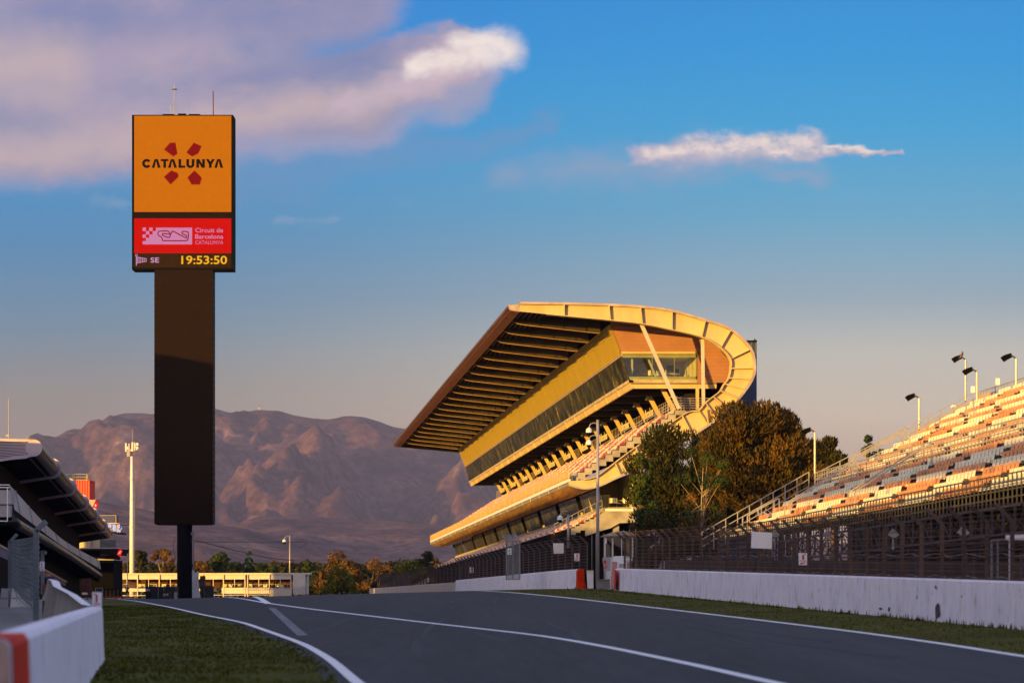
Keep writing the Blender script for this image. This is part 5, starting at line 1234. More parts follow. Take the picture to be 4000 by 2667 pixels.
# wing body
mb = MB(); wing = [(133,1716),(0,1713),(-420,1710),(-420,1866),(0,1802),(133,1782)]
mb.poly([K(*p, DP0+.02) for p in wing]); mb.build('wing_end', M['dark'], pb)
mb = MB(); mb.prism([K(133,1716,DP0-.1),K(0,1713,DP0-.1),K(-420,1710,DP0-.1),K(-420,1721,DP0-.1),K(0,1724,DP0-.1),K(104,1725,DP0-.1)], (0,.1,0)); mb.prism([K(133,1782,DP0-.1),K(0,1802,DP0-.1),K(-420,1866,DP0-.1),K(-420,1856,DP0-.1),K(0,1792,DP0-.1),K(110,1774,DP0-.1)], (0,.1,0)); mb.build('wing_end_trim', M['peach'], pb)
mb = MB()
for i in range(12):
    y = 1727+i*5.4; x1 = 104 if i < 9 else 108; yl = 1727+i*6.0; mb.prism([K(x1,y,DP0-.06),K(x1,y+3.4,DP0-.06),K(-420,yl+3.6+i*3.8,DP0-.06),K(-420,yl+i*3.8,DP0-.06)], (0,.05,0))
mb.build('wing_end_louvres', M['peach'], pb)
mb = MB(); mb.strip([K(*p, DP0) for p in wing[:3]], [K(*p, DP1) for p in wing[:3]]); mb.build('roof', M['grey'], pb)
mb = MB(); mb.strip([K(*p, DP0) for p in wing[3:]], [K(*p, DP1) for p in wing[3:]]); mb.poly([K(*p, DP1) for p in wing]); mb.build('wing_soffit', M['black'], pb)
for d in (233, 258.8, 285.2, 310.8, 337):
    c = tc0+UP*(d-DP0); n_ = 24; A_ = []; B_ = []
    for k in range(n_+1):
        a = R(75-k*(165/n_)); e_ = Vector((math.cos(a), 0, math.sin(a))); A_.append(c+e_*(r0-.02)); B_.append(c+e_*(r0+.26))
    for x, y in ((60,1797),(0,1806),(-420,1870)): q = K(x,y-3,d); A_.append(q+Vector((0,0,.05))); B_.append(q-Vector((0,0,.26)))
    mb = MB(); ty = Vector((0,-.2,0)); mb.strip(A_, B_); mb.strip([p+ty for p in A_], [p+ty for p in B_]); mb.strip([p+ty for p in B_], B_); mb.build('roof_band', M['peach'], pb)
mb = MB()
for i in range(120): d = DP0+1+i*1.22; mb.beam(K(112,1786,d), K(118,1790,d), .1,.12)
mb.build('soffit_brackets', M['grey'], pb)
mb = MB(); c0 = tc0+Vector((-3,0,-r0+.1)); mb.strip([c0, c0+UP*128], [c0-ZU*14, c0+UP*128-ZU*14]); mb.strip([c0+Vector((-25,0,0)), c0], [c0+Vector((-25,0,-14)), c0-ZU*14]) if False else None; mb.build('inner_wall', M['black'], pb)
# masts and rods on the roof
for x, y0, y1, d, nm in [(34,1555,1714,212,'aerial'),(51,1709,1714,212,'roof_stub'),(106,1704,1714,214,'roof_stub'),(64,1706,1714,214,'roof_stub'),(1,1706,1714,212,'roof_stub'),(249,1790,1845,262,'aerial'),(295,1822,1880,300,'aerial')]:
    mb = MB(); mb.tube([P(x,y1+3,d), P(x,y0,d)], [.055,.03], 6); 
    if x == 34: mb.tube([P(x,1578,d), P(x,1568,d)], .07, 6); mb.box(P(30,1701,d), (.14,0,0),(0,.1,0),(0,0,.08))
    mb.build(nm, M['rail'] if x < 200 else M['darksteel'], pb)
# lower balcony (three-point line, gently curved)
BL = [((38,1894,185),(57,1990,185)), ((237,2100,262),(248,2134,262)), ((388,2188,340),(394,2222,340))]
tops = catmull([tuple(a) for a, b_ in BL], 8)
def cat3(pts, sub=8):
    out = []
    for i in range(len(pts)-1):
        p0 = pts[max(i-1,0)]; p1 = pts[i]; p2 = pts[i+1]; p3 = pts[min(i+2,len(pts)-1)]
        for k in range(sub):
            t = k/sub; out.append(0.5*((2*p1)+(-p0+p2)*t+(2*p0-5*p1+4*p2-p3)*t*t+(-p0+3*p1-3*p2+p3)*t**3))
    return out+[pts[-1]]
tl = cat3([P(*a) for a, b_ in BL]); bl2 = cat3([P(*b_) for a, b_ in BL]); tl[0] = P(38,1894,185)
mb = MB(); mb.strip(tl, bl2); mb.strip([p+Vector((-.12,0,0)) for p in tl], [p+Vector((-.12,0,0)) for p in bl2]); mb.strip(tl, [p+Vector((-.12,0,0)) for p in tl]); par = mb.build('balcony_parapet', mat('weathered_parapet', (0.40,0.36,0.34), 0.6, 0, 0.12, 0.5, stretch=(1,1,.3)), pb)
for i in range(1, len(tl)-1, 2): mb = MB(); mb.beam(tl[i]+Vector((.03,0,0)), bl2[i]+Vector((.03,0,0)), .12,.06,(0,1,0)); mb.build('parapet_joint', M['palegrey'], par)
t2 = cat3([P(46,2036,185), P(236,2147,262), P(388,2247,340)])
mb = MB(); mb.strip(bl2, [p+Vector((.0,0,.2)) for p in t2]); mb.build('balcony_underside', M['soffit'], pb)
mb = MB(); mb.tube(t2, .42, 20); mb.build('balcony_tube', M['tubeb'], pb, smooth=True)
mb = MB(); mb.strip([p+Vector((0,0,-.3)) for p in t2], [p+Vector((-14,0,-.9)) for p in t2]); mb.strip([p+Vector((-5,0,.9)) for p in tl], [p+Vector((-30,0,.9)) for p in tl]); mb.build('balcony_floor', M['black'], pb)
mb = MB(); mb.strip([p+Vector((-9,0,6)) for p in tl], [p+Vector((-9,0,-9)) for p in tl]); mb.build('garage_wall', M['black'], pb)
mb = MB(); mb.prism([P(338,2226,338), P(388,2262,338), P(388,2269,338), P(338,2233,338)], (-.6,0,0)); mb.build('tan_beam', M['peach'], pb)
mb = MB(); mb.prism([P(250,2230,339), P(338,2226,339), P(338,2231,339), P(250,2236,339)], (0,.4,0)); mb.build('tan_lintel', mat('dim_tan_lintel', (0.25,0.16,0.10), 0.7), pb)
mb = MB(); mb.prism([P(305,2300,345), P(334,2238,345), P(345,2243,345), P(358,2305,345), P(330,2325,345)], (0,.3,0)); mb.build('sloping_panel', mat('dark_red_grey_panel', (0.16,0.07,0.07), 0.7, 0, 0.4, 0.4), pb)
mb = MB(); mb.prism([P(388,2185,352), P(444,2185,352), P(444,2334,352), P(388,2334,352)], (0,8,0)); mb.build('end_block', M['black'], pb)
mb = MB(); mb.prism([P(380,2181,351.8), P(445,2184,351.8), P(445,2187,351.8), P(380,2187,351.8)], (0,8.4,0)); mb.build('end_block_coping', M['palegrey'], pb)
lm = em('garage_lamp', rgb(255,150,60), 2.5); mb = MB()
for i in range(6):
    for (x0, y0, x1, y1) in ((270,2246,292,2258),(289,2238,314,2253)):
        q = P(x0+(x1-x0)*i/5, y0+(y1-y0)*i/5, 336); mb.box(q, (.10,0,0),(0,.05,0),(0,0,.035))
mb.build('garage_lamps', lm, pb)
# near end details
mb = MB(); mb.prism([P(-60,1913,184),P(44,1913,184),P(42,1968,184),P(-60,1968,184)], (0,1.5,0)); mb.prism([P(-60,1973,184.2),P(40,1973,184.2),P(38,2018,184.2),P(-60,2018,184.2)], (0,1.5,0)); mb.build('air_unit', M['palegrey'], pb)
mb = MB(); 
for a, b_ in (((-60,1893),(38,1893)),((-60,1903),(38,1903)),((-60,2034),(29,2034)),((29,1903),(29,2034))): mb.beam(P(*a,183.6), P(*b_,183.6), .06,.07,(0,1,0) if a[0] == b_[0] else (0,0,1))
mb.build('end_guard_frame', M['signwhite'], pb)
# unseen wing added near the camera, shaped to shade the track and seats
pc = thing('pit_building', 'unseen wing added at left to shade the track and open stand', 'building', K(-100,2330,150))
off = K(133,1749,0)
def KN(dx_, dzv, d): q = tc0+UP*(d-DP0); return Vector((q.x+dx_, d, 11.9-0.0*(d)+dzv))
mb = MB(); mb.prism([KN(-5,-2.1,158), KN(0.0,-2.1,158), KN(0.0,-3.1,158), KN(-5,-3.1,158)], Vector((.1223*200,-200,0))); mb.build('shade_canopy', M['grey'], pc)
mb = MB(); mb.prism([KN(-24,-5.2,158), KN(-2.5,-5.2,158), KN(-3.5,-13.5,158), KN(-24,-13.5,158)], Vector((.1223*200,-200,0))); mb.build('shade_block', M['palegrey'], pc)
mb = MB()
for d in range(-30, 158, 14): mb.beam(KN(-3.6,-5.2,d), KN(-3.0,-3.1,d), .2,.2,(0,1,0))
mb.build('canopy_posts', M['steel'], pc)
pdk = thing('balcony_shade_box', 'long grey unseen block added further left to shade the balcony', 'building', Vector((-80,110,-1.5)))  # unseen block added to keep the near balcony in shade
mb = MB(); mb.prism([Vector((-100,60,-1.6)), Vector((-58,60,-1.6)), Vector((-67,150,-1.6)), Vector((-109,150,-1.6))], (0,0,14.6)); mb.build('wall', M['palegrey'], pdk)
ct = thing('shade_tower', 'tall unseen tower added at left to shade the screen tower shaft', 'tower', Vector((-92,354,-1)))  # unseen tower added to cast shade on the lower screen tower shaft
mb = MB(); mb.abox(-100,-84, 347,361, -2, 36); mb.build('tower_body', M['offwhite'], ct); mb = MB(); mb.prism([Vector((-102,345,36)),Vector((-82,345,36)),Vector((-82,345,38.5)),Vector((-102,345,42.5))], (0,18,0)); mb.build('tower_head', M['grey'], ct)
mb = MB(); mb.abox(-100.1,-83.9, 346.9,361.1, 30, 33); mb.build('window_band', M['lowglass'], ct)

# pit wall stand, boards
pw_ = thing('pit_wall_stand', 'dark purple pit wall stand with a pale top edge under the balcony at far left', 'pit wall', P(150,2300,240))
A_ = [P(-60,2100,150), P(0,2130,165), P(170,2222,250), P(290,2287,335)]; B_ = [P(-60,2150,150), P(0,2172,165), P(170,2252,250), P(290,2302,335)]
mb = MB(); mb.strip(A_, B_); mb.build('panel', mat('speckled_purple_panel', (0.10,0.08,0.16), 0.6, 0, 0.6, 1.8, fine=0.6), pw_)
mb = MB(); 
for a, b_ in zip(A_[:-1], A_[1:]): mb.beam(a, b_, .12,.14)
mb.build('top_rail', M['lip'], pw_)
mb = MB(); mb.strip(B_, [Vector((p.x,p.y,gnd(p.x,p.y))) for p in B_]); mb.build('base', M['black'], pw_)
def flatboard(name, label, x0, y0, x1, y1, d, m_, txt=None, tm=None, cat='board', post=True):
    o = thing(name, label, cat, Vector((P((x0+x1)/2,y1,d).x, d, gnd(P((x0+x1)/2,y1,d).x, d)))); mb = MB(); mb.prism([P(x0,y0,d),P(x1,y0,d),P(x1,y1,d),P(x0,y1,d)], (0,.08,0)); mb.build('panel', m_, o)
    if txt: text(txt, P(x0+(x1-x0)*.35,y1-(y1-y0)*.15,d-.02), XR, ZU, (y1-y0)*.95*d/F, tm, o, 'lettering', .02, width=(x1-x0)*.5*d/F)
    if post: mb = MB(); c = P((x0+x1)/2,y1,d); mb.beam(c+Vector((0,.04,0)), Vector((c.x,d+.04,gnd(c.x,d))), .1,.1,(0,1,0)); mb.build('post', M['darksteel'], o)
    return o
flatboard('number_board', 'amber pit board with the number 33 at left', 176,2239,198,2251,215, mat('amber_board', (0.60,0.25,0.02), 0.6), '33', M['signwhite'])
flatboard('purple_board', 'purple pit board just under the amber number 33 board', 180,2252,212,2261,218, mat('purple_board', (0.14,0.03,0.28), 0.6))
flatboard('green_board', 'small lime green trimmed board right of the purple pit board', 199,2246,213,2250,222, mat('lime_board', (0.25,0.5,0.05), 0.6), post=False) if False else None
flatboard('pit_counter', 'low dark red pit counter with a white plate beside the black block at left', 318,2312,364,2324,200, mat('dark_red_counter', (0.18,0.015,0.02), 0.6), cat='counter')
flatboard('white_plate', 'small white plate on the dark red pit counter', 320,2313,341,2321,199.5, M['signwhite'], post=False, cat='plate')
for k, (x, y0, y1, w_) in enumerate([(171,2282,2300,12),(196,2278,2310,10)]):
    flatboard('red_barrier_block', ['dark red block behind the left fence posts','taller dark red block beside the crumbling wall end'][k], x-w_/2,y0,x+w_/2,y1,80, mat('dark_red_block', (0.25,0.02,0.02), 0.6), cat='block')
# concrete blocks far left
for k, x0 in enumerate((5, 47, 70, 96)):
    x1 = x0+[27,17,20,26][k]; d = 118; a = P(x0,2297,d); b_ = P(x1,2340,d); zb = gnd(a.x, d)-.02
    o = thing('concrete_block', ['concrete block at the left edge, first of the row behind the fence posts','narrow concrete block between the two left fence posts','concrete block third from the left edge behind the leaning brace','concrete block right of the leaning brace, last of its row'][k], 'block', Vector((a.x,d,zb)), 'concrete blocks behind the left fence')
    mb = MB(); mb.prism([Vector((a.x,d,a.z)), Vector((b_.x,d,a.z)), Vector((b_.x+.05,d-.25,zb)), Vector((a.x-.05,d-.25,zb))], (0,.6,0)); bk = mb.build('block', M['offwhite'] if k else M['palegrey'], o)
    mb = MB(); mb.beam(Vector((a.x,d-.14,(a.z+zb)/2)), Vector((b_.x,d-.14,(a.z+zb)/2)), .03,.03); mb.build('joint', M['grey'], bk)
# left mesh fence: posts with tops bent to the left-up/right
m_bl = mat('blue_grey_steel', (0.16,0.19,0.21), 0.5, 0.2, 0.15, 1.0)
lf = thing('mesh_fence', 'blue grey mesh fence with cranked steel posts and a leaning brace at the left edge', 'fence', P(136,2425,80))
def lpost(x, yb, yt, tx, ty, d, w_, dep=.12):
    mb = MB(); mb.beam(P(x,yb,d), P(x,yt,d), w_, dep, (0,1,0)); mb.beam(P(x,yt+4,d), P(tx,ty,d), w_*.95, dep, (0,1,0)); mb.build('post', m_bl, lf)
lpost(141,2427,2068,180,2036,80,.17); lpost(38,2356,2112,66,2086,125,.16); lpost(59,2344,2168,79,2146,140,.14)
for x in (127, 128): pass
lpost(125,2345,2150,140,2126,100,.12); lpost(166,2320,2150,182,2160,110,.14)
mb = MB(); mb.beam(P(42,2152,124), P(89,2354,124), .15,.12,(0,1,0)); mb.beam(P(62,2200,124), P(100,2340,124), .08,.1,(0,1,0)); mb.build('brace', m_bl, lf)
for k in range(14):
    y = 2095+k*22; mb = MB(); mb.beam(P(137,y,79.8), P(154,y-3,80.3), .02,.05); mb.build('mesh_clip', m_bl, lf)
mb = MB(); a0, a1, b0, b1 = P(44,2110,124), P(44,2290,124), P(136,2095,80), P(136,2390,80)
for i in range(15): t_ = i/14; p, q = a0.lerp(a1,t_), b0.lerp(b1,t_); m2 = (p+q)/2-ZU*.15; mb.beam(p, m2, .025,.025); mb.beam(m2, q, .025,.025)
for i in range(46): t_ = i/45; p, q = a0.lerp(b0,t_), a1.lerp(b1,t_); mb.beam(p, q, .016,.016,(0,1,0))
mb.build('mesh', m_bl, lf)

# ------------------------------------------------------------------ red tower and terrace buildings beyond
rt = thing('red_tower', 'bright red corrugated tower with roof railings behind the pit roof', 'tower', P(318,2330,369))
m_rc = mat('red_corrugated', (0.75,0.035,0.015), 0.5, 0, 0.08, 1.0); corrugate(m_rc, 0.8, 'X')
mb = MB(); mb.prism([P(276,1874,369),P(349,1874,369),P(349,2330,369),P(276,2330,369)], (0,5,0)); mb.build('tower_wall', m_rc, rt)
mb = MB(); 
for y in (1851,1862,1873): mb.beam(P(258,y,368.8), P(342,y,368.8), .05,.05)
for x in (262,285,340): mb.beam(P(x,1876,368.8), P(x,1851,368.8), .07,.07,(0,1,0))
mb.build('roof_railing', M['louvre'], rt)
mb = MB(); mb.beam(P(352,1862,370), P(352,1945,370), .07,.07,(0,1,0)); mb.beam(P(346,1881,370), P(362,1883,370), .1,.1); mb.build('aerial', M['darksteel'], rt)
sb = thing('red_screen_box', 'faceted box with a red lit screen projecting right of the red tower', 'screen', P(365,1995,364))
mb = MB(); mb.prism([P(330,1951,364),P(374,1951,364),P(362,1982,364),P(330,1962,364)], (0,3,0)); mb.build('housing', M['lip'], sb)
mb = MB(); mb.poly([P(374,1951,363.9),P(387,1966,363.9),P(376,1992,363.9),P(361,1980,363.9)]); mb.build('screen', em('red_led', rgb(232,20,8), 1.0), sb)
mb = MB(); mb.poly([P(371,1967,363.8),P(378,1970,363.8),P(375,1980,363.8),P(369,1976,363.8)]); mb.build('white_mark', em('white_led', rgb(240,200,200), 1.0), sb)
tr = thing('terrace_building', 'glass balustraded terrace building with colourful wrap around screens beyond the pit roof', 'building', P(400,2330,366))
def TB2(x, y, dd=0): return P(x, y, 366+dd)
mb = MB(); mb.prism([TB2(300,2041),TB2(455,2041),TB2(470,2045),TB2(300,2046)], (0,9,0)); mb.prism([TB2(300,2138),TB2(461,2138),TB2(461,2142),TB2(300,2142)], (0,9,0)); mb.build('floor_edge', M['peach'], tr)
mb = MB(); mb.prism([TB2(300,2142,.1),TB2(468,2142,.1),TB2(462,2167,.1),TB2(300,2160,.1)], (0,9,0)); mb.prism([TB2(410,2074,.1),TB2(462,2077,.1),TB2(466,2084,.1),TB2(445,2084,.1)], (0,7,0)); mb.prism([TB2(300,2167,.3),TB2(437,2167,.3),TB2(437,2334,.3),TB2(300,2334,.3)], (0,8,0)); mb.build('dark_fascia', M['soffit'], tr)
mb = MB(); mb.poly([TB2(300,2012),TB2(453,2012),TB2(453,2041),TB2(300,2041)]); mb.poly([TB2(453,2012),TB2(463,2018,4),TB2(463,2044,4),TB2(453,2041)]); mb.build('upper_balustrade', M['teal'], tr)
mb = MB(); mb.beam(TB2(300,2012,-.05), TB2(453,2012,-.05), .07,.07); mb.beam(TB2(453,2012,-.05), TB2(453,2041,-.05), .07,.07,(0,1,0)); mb.build('balustrade_rail', M['lip'], tr)
mb = MB(); mb.poly([TB2(391,2108),TB2(453,2108),TB2(453,2138),TB2(391,2138)]); mb.build('lower_balustrade', M['teal'], tr)
mb = MB(); mb.poly([TB2(300,2104,1.0),TB2(390,2104,1.0),TB2(390,2138,1.0),TB2(300,2138,1.0)]); mb.build('lit_wall', M['cream'], tr)
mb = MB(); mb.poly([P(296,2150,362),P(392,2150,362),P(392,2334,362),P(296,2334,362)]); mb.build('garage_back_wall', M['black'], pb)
mb = MB()
for x in (327,333,355,361): mb.beam(TB2(x,2104,.8), TB2(x,2138,.8), .12,.1,(0,1,0))
mb.build('window_posts', M['lip'], tr)
def pic_mat(name, cols, sc_):
    m_ = bpy.data.materials.new(name); m_.use_nodes = True; t = NT(m_.node_tree); b = m_.node_tree.nodes['Principled BSDF']; g = t.n('ShaderNodeNewGeometry')
    nz = t.noise(g.outputs['Position'], sc_, 3, .6).outputs[0]; b.inputs['Base Color'].default_value = (0,0,0,1)
    t.set(b.inputs['Emission Color'], t.ramp(nz, [(0.3+0.4*i/(len(cols)-1), rgb(*c)) for i, c in enumerate(cols)], 'CONSTANT')); b.inputs['Emission Strength'].default_value = .6; return m_
mb = MB(); mb.poly([TB2(416,2046,-.1),TB2(453,2048,-.1),TB2(452,2074,-.1),TB2(424,2072,-.1)]); mb.build('front_screen', pic_mat('landscape_screen', [(60,110,220),(190,210,250),(180,110,20),(90,60,10)], .5), tr)
mb = MB(); mb.poly([TB2(467,2046,-.1),TB2(477,2060,1.5),TB2(468,2082,1.5),TB2(459,2078,-.1)]); mb.build('side_screen', pic_mat('mosaic_screen', [(60,80,200),(240,240,250),(220,110,60),(70,60,120)], 1.0), tr)
mb = MB(); mb.prism([TB2(452,2050),TB2(467,2046),TB2(459,2078),TB2(452,2074)], (0,2,0)); mb.build('screen_housing', M['lip'], tr)
rsn = thing('red_screen', 'tilted red screen with pale letters at the end of the lower terrace', 'screen', P(466,2175,365))
mb = MB(); mb.prism([P(467,2141,365),P(477,2150,365),P(468,2175,365),P(457,2163,365)], (0,.4,0)); mb.build('panel', em('red_led', rgb(232,20,8), 1.0), rsn)
mb = MB()
for k in range(4): mb.beam(P(461+k*3.2,2165-k*1.5,364.9), P(464+k*3.2,2152-k*1.5+2,364.9), .04,.02,(0,1,0))
mb.build('lettering', em('white_led', rgb(240,200,200), 1.0), rsn)

# ------------------------------------------------------------------ white pavilion
DV = 430.0
def V(x, y, dd=0): return P(x, y, DV+dd)
pv = thing('pavilion', 'long low white hospitality pavilion with open bays full of furniture behind the tower foot', 'building', V(830,2328))
m_pv = mat('pavilion_white', (0.66,0.62,0.55), 0.6, 0, 0.05, 1.0)
mb = MB(); mb.prism([V(450,2238),V(1203,2236),V(1207,2239),V(1207,2243),V(450,2243)], (0,6,0)); mb.build('roof', m_pv, pv)
mb = MB(); mb.poly([V(455,2243,5.5),V(1150,2243,5.5),V(1150,2296,5.5),V(455,2296,5.5)]); mb.build('back_wall', mat('dark_brown_back_wall', (0.07,0.03,0.02), 0.9), pv)
posts = [451,536,621,706,790,872,956,966,1051,1135]
for a, b_ in zip(posts[:-1], posts[1:]):
    if b_-a > 20: mb = MB(); mb.prism([V(a+4,2244,.15),V(b_-1,2244,.15),V(b_-1,2261,.15),V(a+4,2262,.15)], (0,.08,0)); mb.build('fascia_panel', m_pv, pv)
for x in posts: mb = MB(); mb.beam(V(x+1,2243,-.02), V(x+1,2330,-.02), .16,.16,(0,1,0)); mb.build('post', m_pv, pv)
for a, b_ in zip(posts[:-1], posts[1:]):
    if b_-a > 20: mb = MB(); mb.beam(V((a+b_)/2+2,2261,.2), V((a+b_)/2+2,2290,.2), .10,.1,(0,1,0)); mb.build('mullion', m_pv, pv)
mb = MB(); mb.prism([V(446,2297),V(830,2297),V(830,2309),V(446,2309)], (0,6,0)); mb.prism([V(866,2294),V(1050,2294),V(1050,2317),V(866,2317)], (0,6,0)); mb.prism([V(1050,2296),V(1140,2296),V(1140,2330),V(1050,2330)], (0,6,0)); mb.build('deck', m_pv, pv)
mb = MB(); mb.prism([V(440,2324,-.5),V(1050,2321,-.5),V(1050,2323,-.5),V(440,2326,-.5)], (0,8,0)); mb.build('base_strip', m_pv, pv)
mb = MB(); mb.prism([V(1144,2243),V(1192,2243),V(1192,2320),V(1144,2320)], (0,6,0)); mb.build('end_cabin', M['offwhite'], pv)
mb = MB(); mb.beam(V(1204,2240), V(1204,2320), .14,.14,(0,1,0)); mb.beam(V(1198,2240,2), V(1198,2320,2), .10,.1,(0,1,0)); mb.build('corner_posts', m_pv, pv)
mb = MB(); 
for k in range(30): x = 950+k*8.6; mb.beam(V(x,2292,-1.2), V(x,2322,-1.2), .04,.04,(0,1,0))
mb.beam(V(945,2296,-1.2), V(1200,2290,-1.2), .06,.06); mb.beam(V(945,2302,-1.2), V(1200,2298,-1.2), .06,.06); mb.build('entrance_railing', M['rail'], pv)
mb = MB(); mb.poly([V(452,2281,-.1),V(572,2281,-.1),V(572,2296,-.1),V(452,2296,-.1)]); mb.build('glass_rail', M['clear'], pv)
mb = MB(); mb.prism([V(447,2236,1),V(452,2240,1),V(452,2266,1),V(440,2252,1)], (0,3,0)); mb.build('end_truss', M['palegrey'], pv)
m_furn = mat('lime_white_furniture', (0.60,0.58,0.34), 0.6)
xs_ = [470,492,543,560,590,606,640,668,690,722,740,878,900,918,936,980,1000,1018,1036,1062,1082,1100,1122]
for k, x in enumerate(xs_):
    if 702 < x < 745 and False: continue
    c = V(x, 2295, 1.2+(k % 3)*1.1); g_ = 'furniture on the pavilion terrace'
    if k % 3 == 1:
        o = thing('high_table', 'small pale high table on the white pavilion terrace', 'table', c, 'high tables on the pavilion terrace'); mb = MB(); mb.box(c+ZU*.68, (.42,0,0),(0,.3,0),(0,0,.03)); mb.build('tabletop', m_furn, o); mb = MB(); mb.beam(c, c+ZU*.66, .08,.08,(0,1,0)); mb.build('leg', m_furn, o)
    else:
        o = thing('armchair', 'pale lime armchair on the white pavilion terrace', 'armchair', c, 'armchairs on the pavilion terrace'); mb = MB(); mb.box(c+ZU*.28, (.34,0,0),(0,.3,0),(0,0,.14)); mb.build('seat', m_furn, o); mb = MB(); mb.box(c+Vector((0,.28,.48)), (.36,0,0),(0,.07,0),(0,0,.20)); mb.build('backrest', m_furn, o)
# things at the foot of the screen tower
m_blk = mat('matt_black_panel', (0.022,0.020,0.026), 0.7)
def pbox(name, label, cat, x0, y0, x1, d, dep, m_, extra=None):
    a = P(x0,y0,d); b_ = P(x1,y0,d); zb = gnd((a.x+b_.x)/2, d)
    o = thing(name, label, cat, Vector(((a.x+b_.x)/2, d, zb))); mb = MB(); mb.abox(a.x,b_.x,d,d+dep,zb,a.z); mb.build('body', m_, o); return o
o = pbox('black_cabin', 'black flat roofed cabin with a white outlined door left of the tower foot', 'cabin', 589,2290,684,300,3,m_blk)
mb = MB(); 
for a, b_ in (((618,2292),(640,2292)),((618,2292),(618,2334)),((640,2292),(640,2334))): mb.beam(P(*a,299.9), P(*b_,299.9), .05,.04,(0,1,0) if a[0]==b_[0] else (0,0,1))
mb.build('door_frame', M['rail'], o)
o = pbox('black_post_block', 'narrow black block left of the black cabin', 'block', 568,2290,588,301,1,m_blk)
mb = MB(); mb.prism([P(570,2298,300.9),P(586,2298,300.9),P(586,2308,300.9),P(570,2308,300.9)], (0,.02,0)); mb.build('pale_panel', M['peach'], o)
o = pbox('logo_crate', 'black crate lettered ELMS in front of the cabin door', 'crate', 634,2308,663,296,1,m_blk)
text('ELMS', P(637,2326,295.97), Vector((1,0,.03)), Vector((.25,0,1)), .42, M['signwhite'], o, 'lettering', .0, width=.62); 
mb = MB(); mb.beam(P(638,2330,295.97), P(656,2330,295.97), .02,.06); mb.build('red_line', M['signred'], o)
pbox('white_bollard_box', 'small pale box against the left side of the tower column', 'box', 680,2312,691,285,.4,M['palegrey'])
pbox('black_equipment_box', 'black box just right of the white wrapped panel', 'box', 800,2288,831,310,1.2,m_blk)
o = pbox('small_black_stand', 'small black sign stand with white outline at the left grass edge', 'sign stand', 374,2296,400,190,.3,m_blk)
mb = MB(); 
for a, b_ in (((373,2295),(401,2295)),((373,2295),(373,2333)),((401,2295),(401,2333))): mb.beam(P(*a,189.9), P(*b_,189.9), .03,.03,(0,1,0) if a[0]==b_[0] else (0,0,1))
mb.build('outline_frame', M['rail'], o)
pbox('dark_ramp_cart', 'dark shape of wrapped equipment between the white sheet and the black box', 'equipment', 781,2248,797,312,1.5,mat('mottled_dark_wrap', (0.05,0.04,0.035), 0.8, 0, 0.5, 2.0))
sh = thing('white_sheet_panel', 'tall white sheeted panel leaning against the right side of the tower column', 'sheeting', P(765,2333,290))
mb = MB(); mb.prism([P(750,2226,290),P(756,2228,290),P(763,2240,290),P(770,2229,290),P(774,2232,290),P(773,2262,290),P(776,2300,290),P(781,2333,290),P(751,2333,290)], (0,.6,0)); mb.build('sheet', mat('white_sheet', (0.55,0.56,0.60), 0.8, 0, 0.15, 2.0, 0.3, 3), sh)
# red kerb line of small posts
kp = thing('low_red_railing', 'low dark railing with a red base in front of the black end block at left', 'railing', P(430,2332,250))
mb = MB(); mb.beam(P(395,2330,250), P(520,2331,250), .1,.12); mb.build('red_base', M['signred'], kp)
for x in range(400, 520, 15): mb = MB(); mb.beam(P(x,2330,250), P(x,2302,250), .03,.03,(0,1,0)); mb.build('post', M['lip'], kp)
# poles and cables
gp_ = thing('cable_pole', 'grey pole right of the tower column carrying thin cables', 'pole', P(756,2333,292)); mb = MB(); mb.tube([P(756,2333,292),P(756,2076,292)], .08, 8); mb.build('pole', M['grey'], gp_)
mb = MB(); mb.box(P(750,2083,292), (.12,0,0),(0,.1,0),(0,0,.15)); mb.build('lamp', M['grey'], gp_)
def cable(label, pts, d, r=.03):
    o = thing('cable', label, 'cable', P(pts[0][0], pts[0][1], d)); mb = MB(); mb.tube([P(x,y,d) for x, y in pts], r, 5); mb.build('strand', M['darksteel'], o)
cable('straight thin horizontal cable crossing in front of the hills right of the tower', [(745,2116),(1200,2116)], 292, .03)
cable('sagging thin cable dropping to the right from the grey pole', [(745,2107),(785,2114),(850,2132),(950,2156),(1050,2178),(1150,2188)], 292, .045)
cable('short slanting cable end under the horizontal cable', [(1166,2142),(1200,2120)], 292, .03)
cable('short loop of cable hanging left of the tower column', [(684,2098),(679,2118),(677,2140),(682,2165),(688,2180)], 269, .03)
fp = thing('slim_pole', 'slim cream pole behind the standing person', 'pole', P(498,2300,352)); mb = MB(); mb.tube([P(498,2330,352),P(498,2168,352)], [.07,.06], 8); mb.lathe(P(498,2168,352), [(.09,0),(.09,.2),(.03,.28)], 8); mb.box(P(495,2193,352), (.06,0,0),(0,.06,0),(0,0,.12)); mb.build('pole', m_pv, fp)
# telecom mast
tm = thing('telecom_mast', 'tall white telecom mast with panel antennas between the pit building and the tower', 'mast', P(515,2330,470))
DMT = 470
mb = MB(); mb.tube([P(516,2330,DMT),P(515,2060,DMT),P(515,1782,DMT)], [.52,.42,.27], 14); mb.build('mast_pole', M['white'], tm, smooth=True)
mb = MB(); 
for y in (2058,1950,1870): mb.lathe(P(515,y,DMT), [(.5 if y > 2000 else .42,-.08),(.5 if y > 2000 else .42,.08)], 14)
mb.build('mast_collars', M['offwhite'], tm)
mb = MB(); mb.beam(P(524,2330,DMT), P(524,1790,DMT), .10,.08,(0,1,0)); mb.build('cable_tray', M['black'], tm)
mb = MB(); mb.beam(P(526.5,2330,DMT), P(525.5,1790,DMT), .05,.05,(0,1,0))
for y in range(1795, 2240, 8): mb.beam(P(523,y,DMT-.1), P(527,y,DMT-.1), .03,.03)
mb.build('ladder', M['lip'], tm)
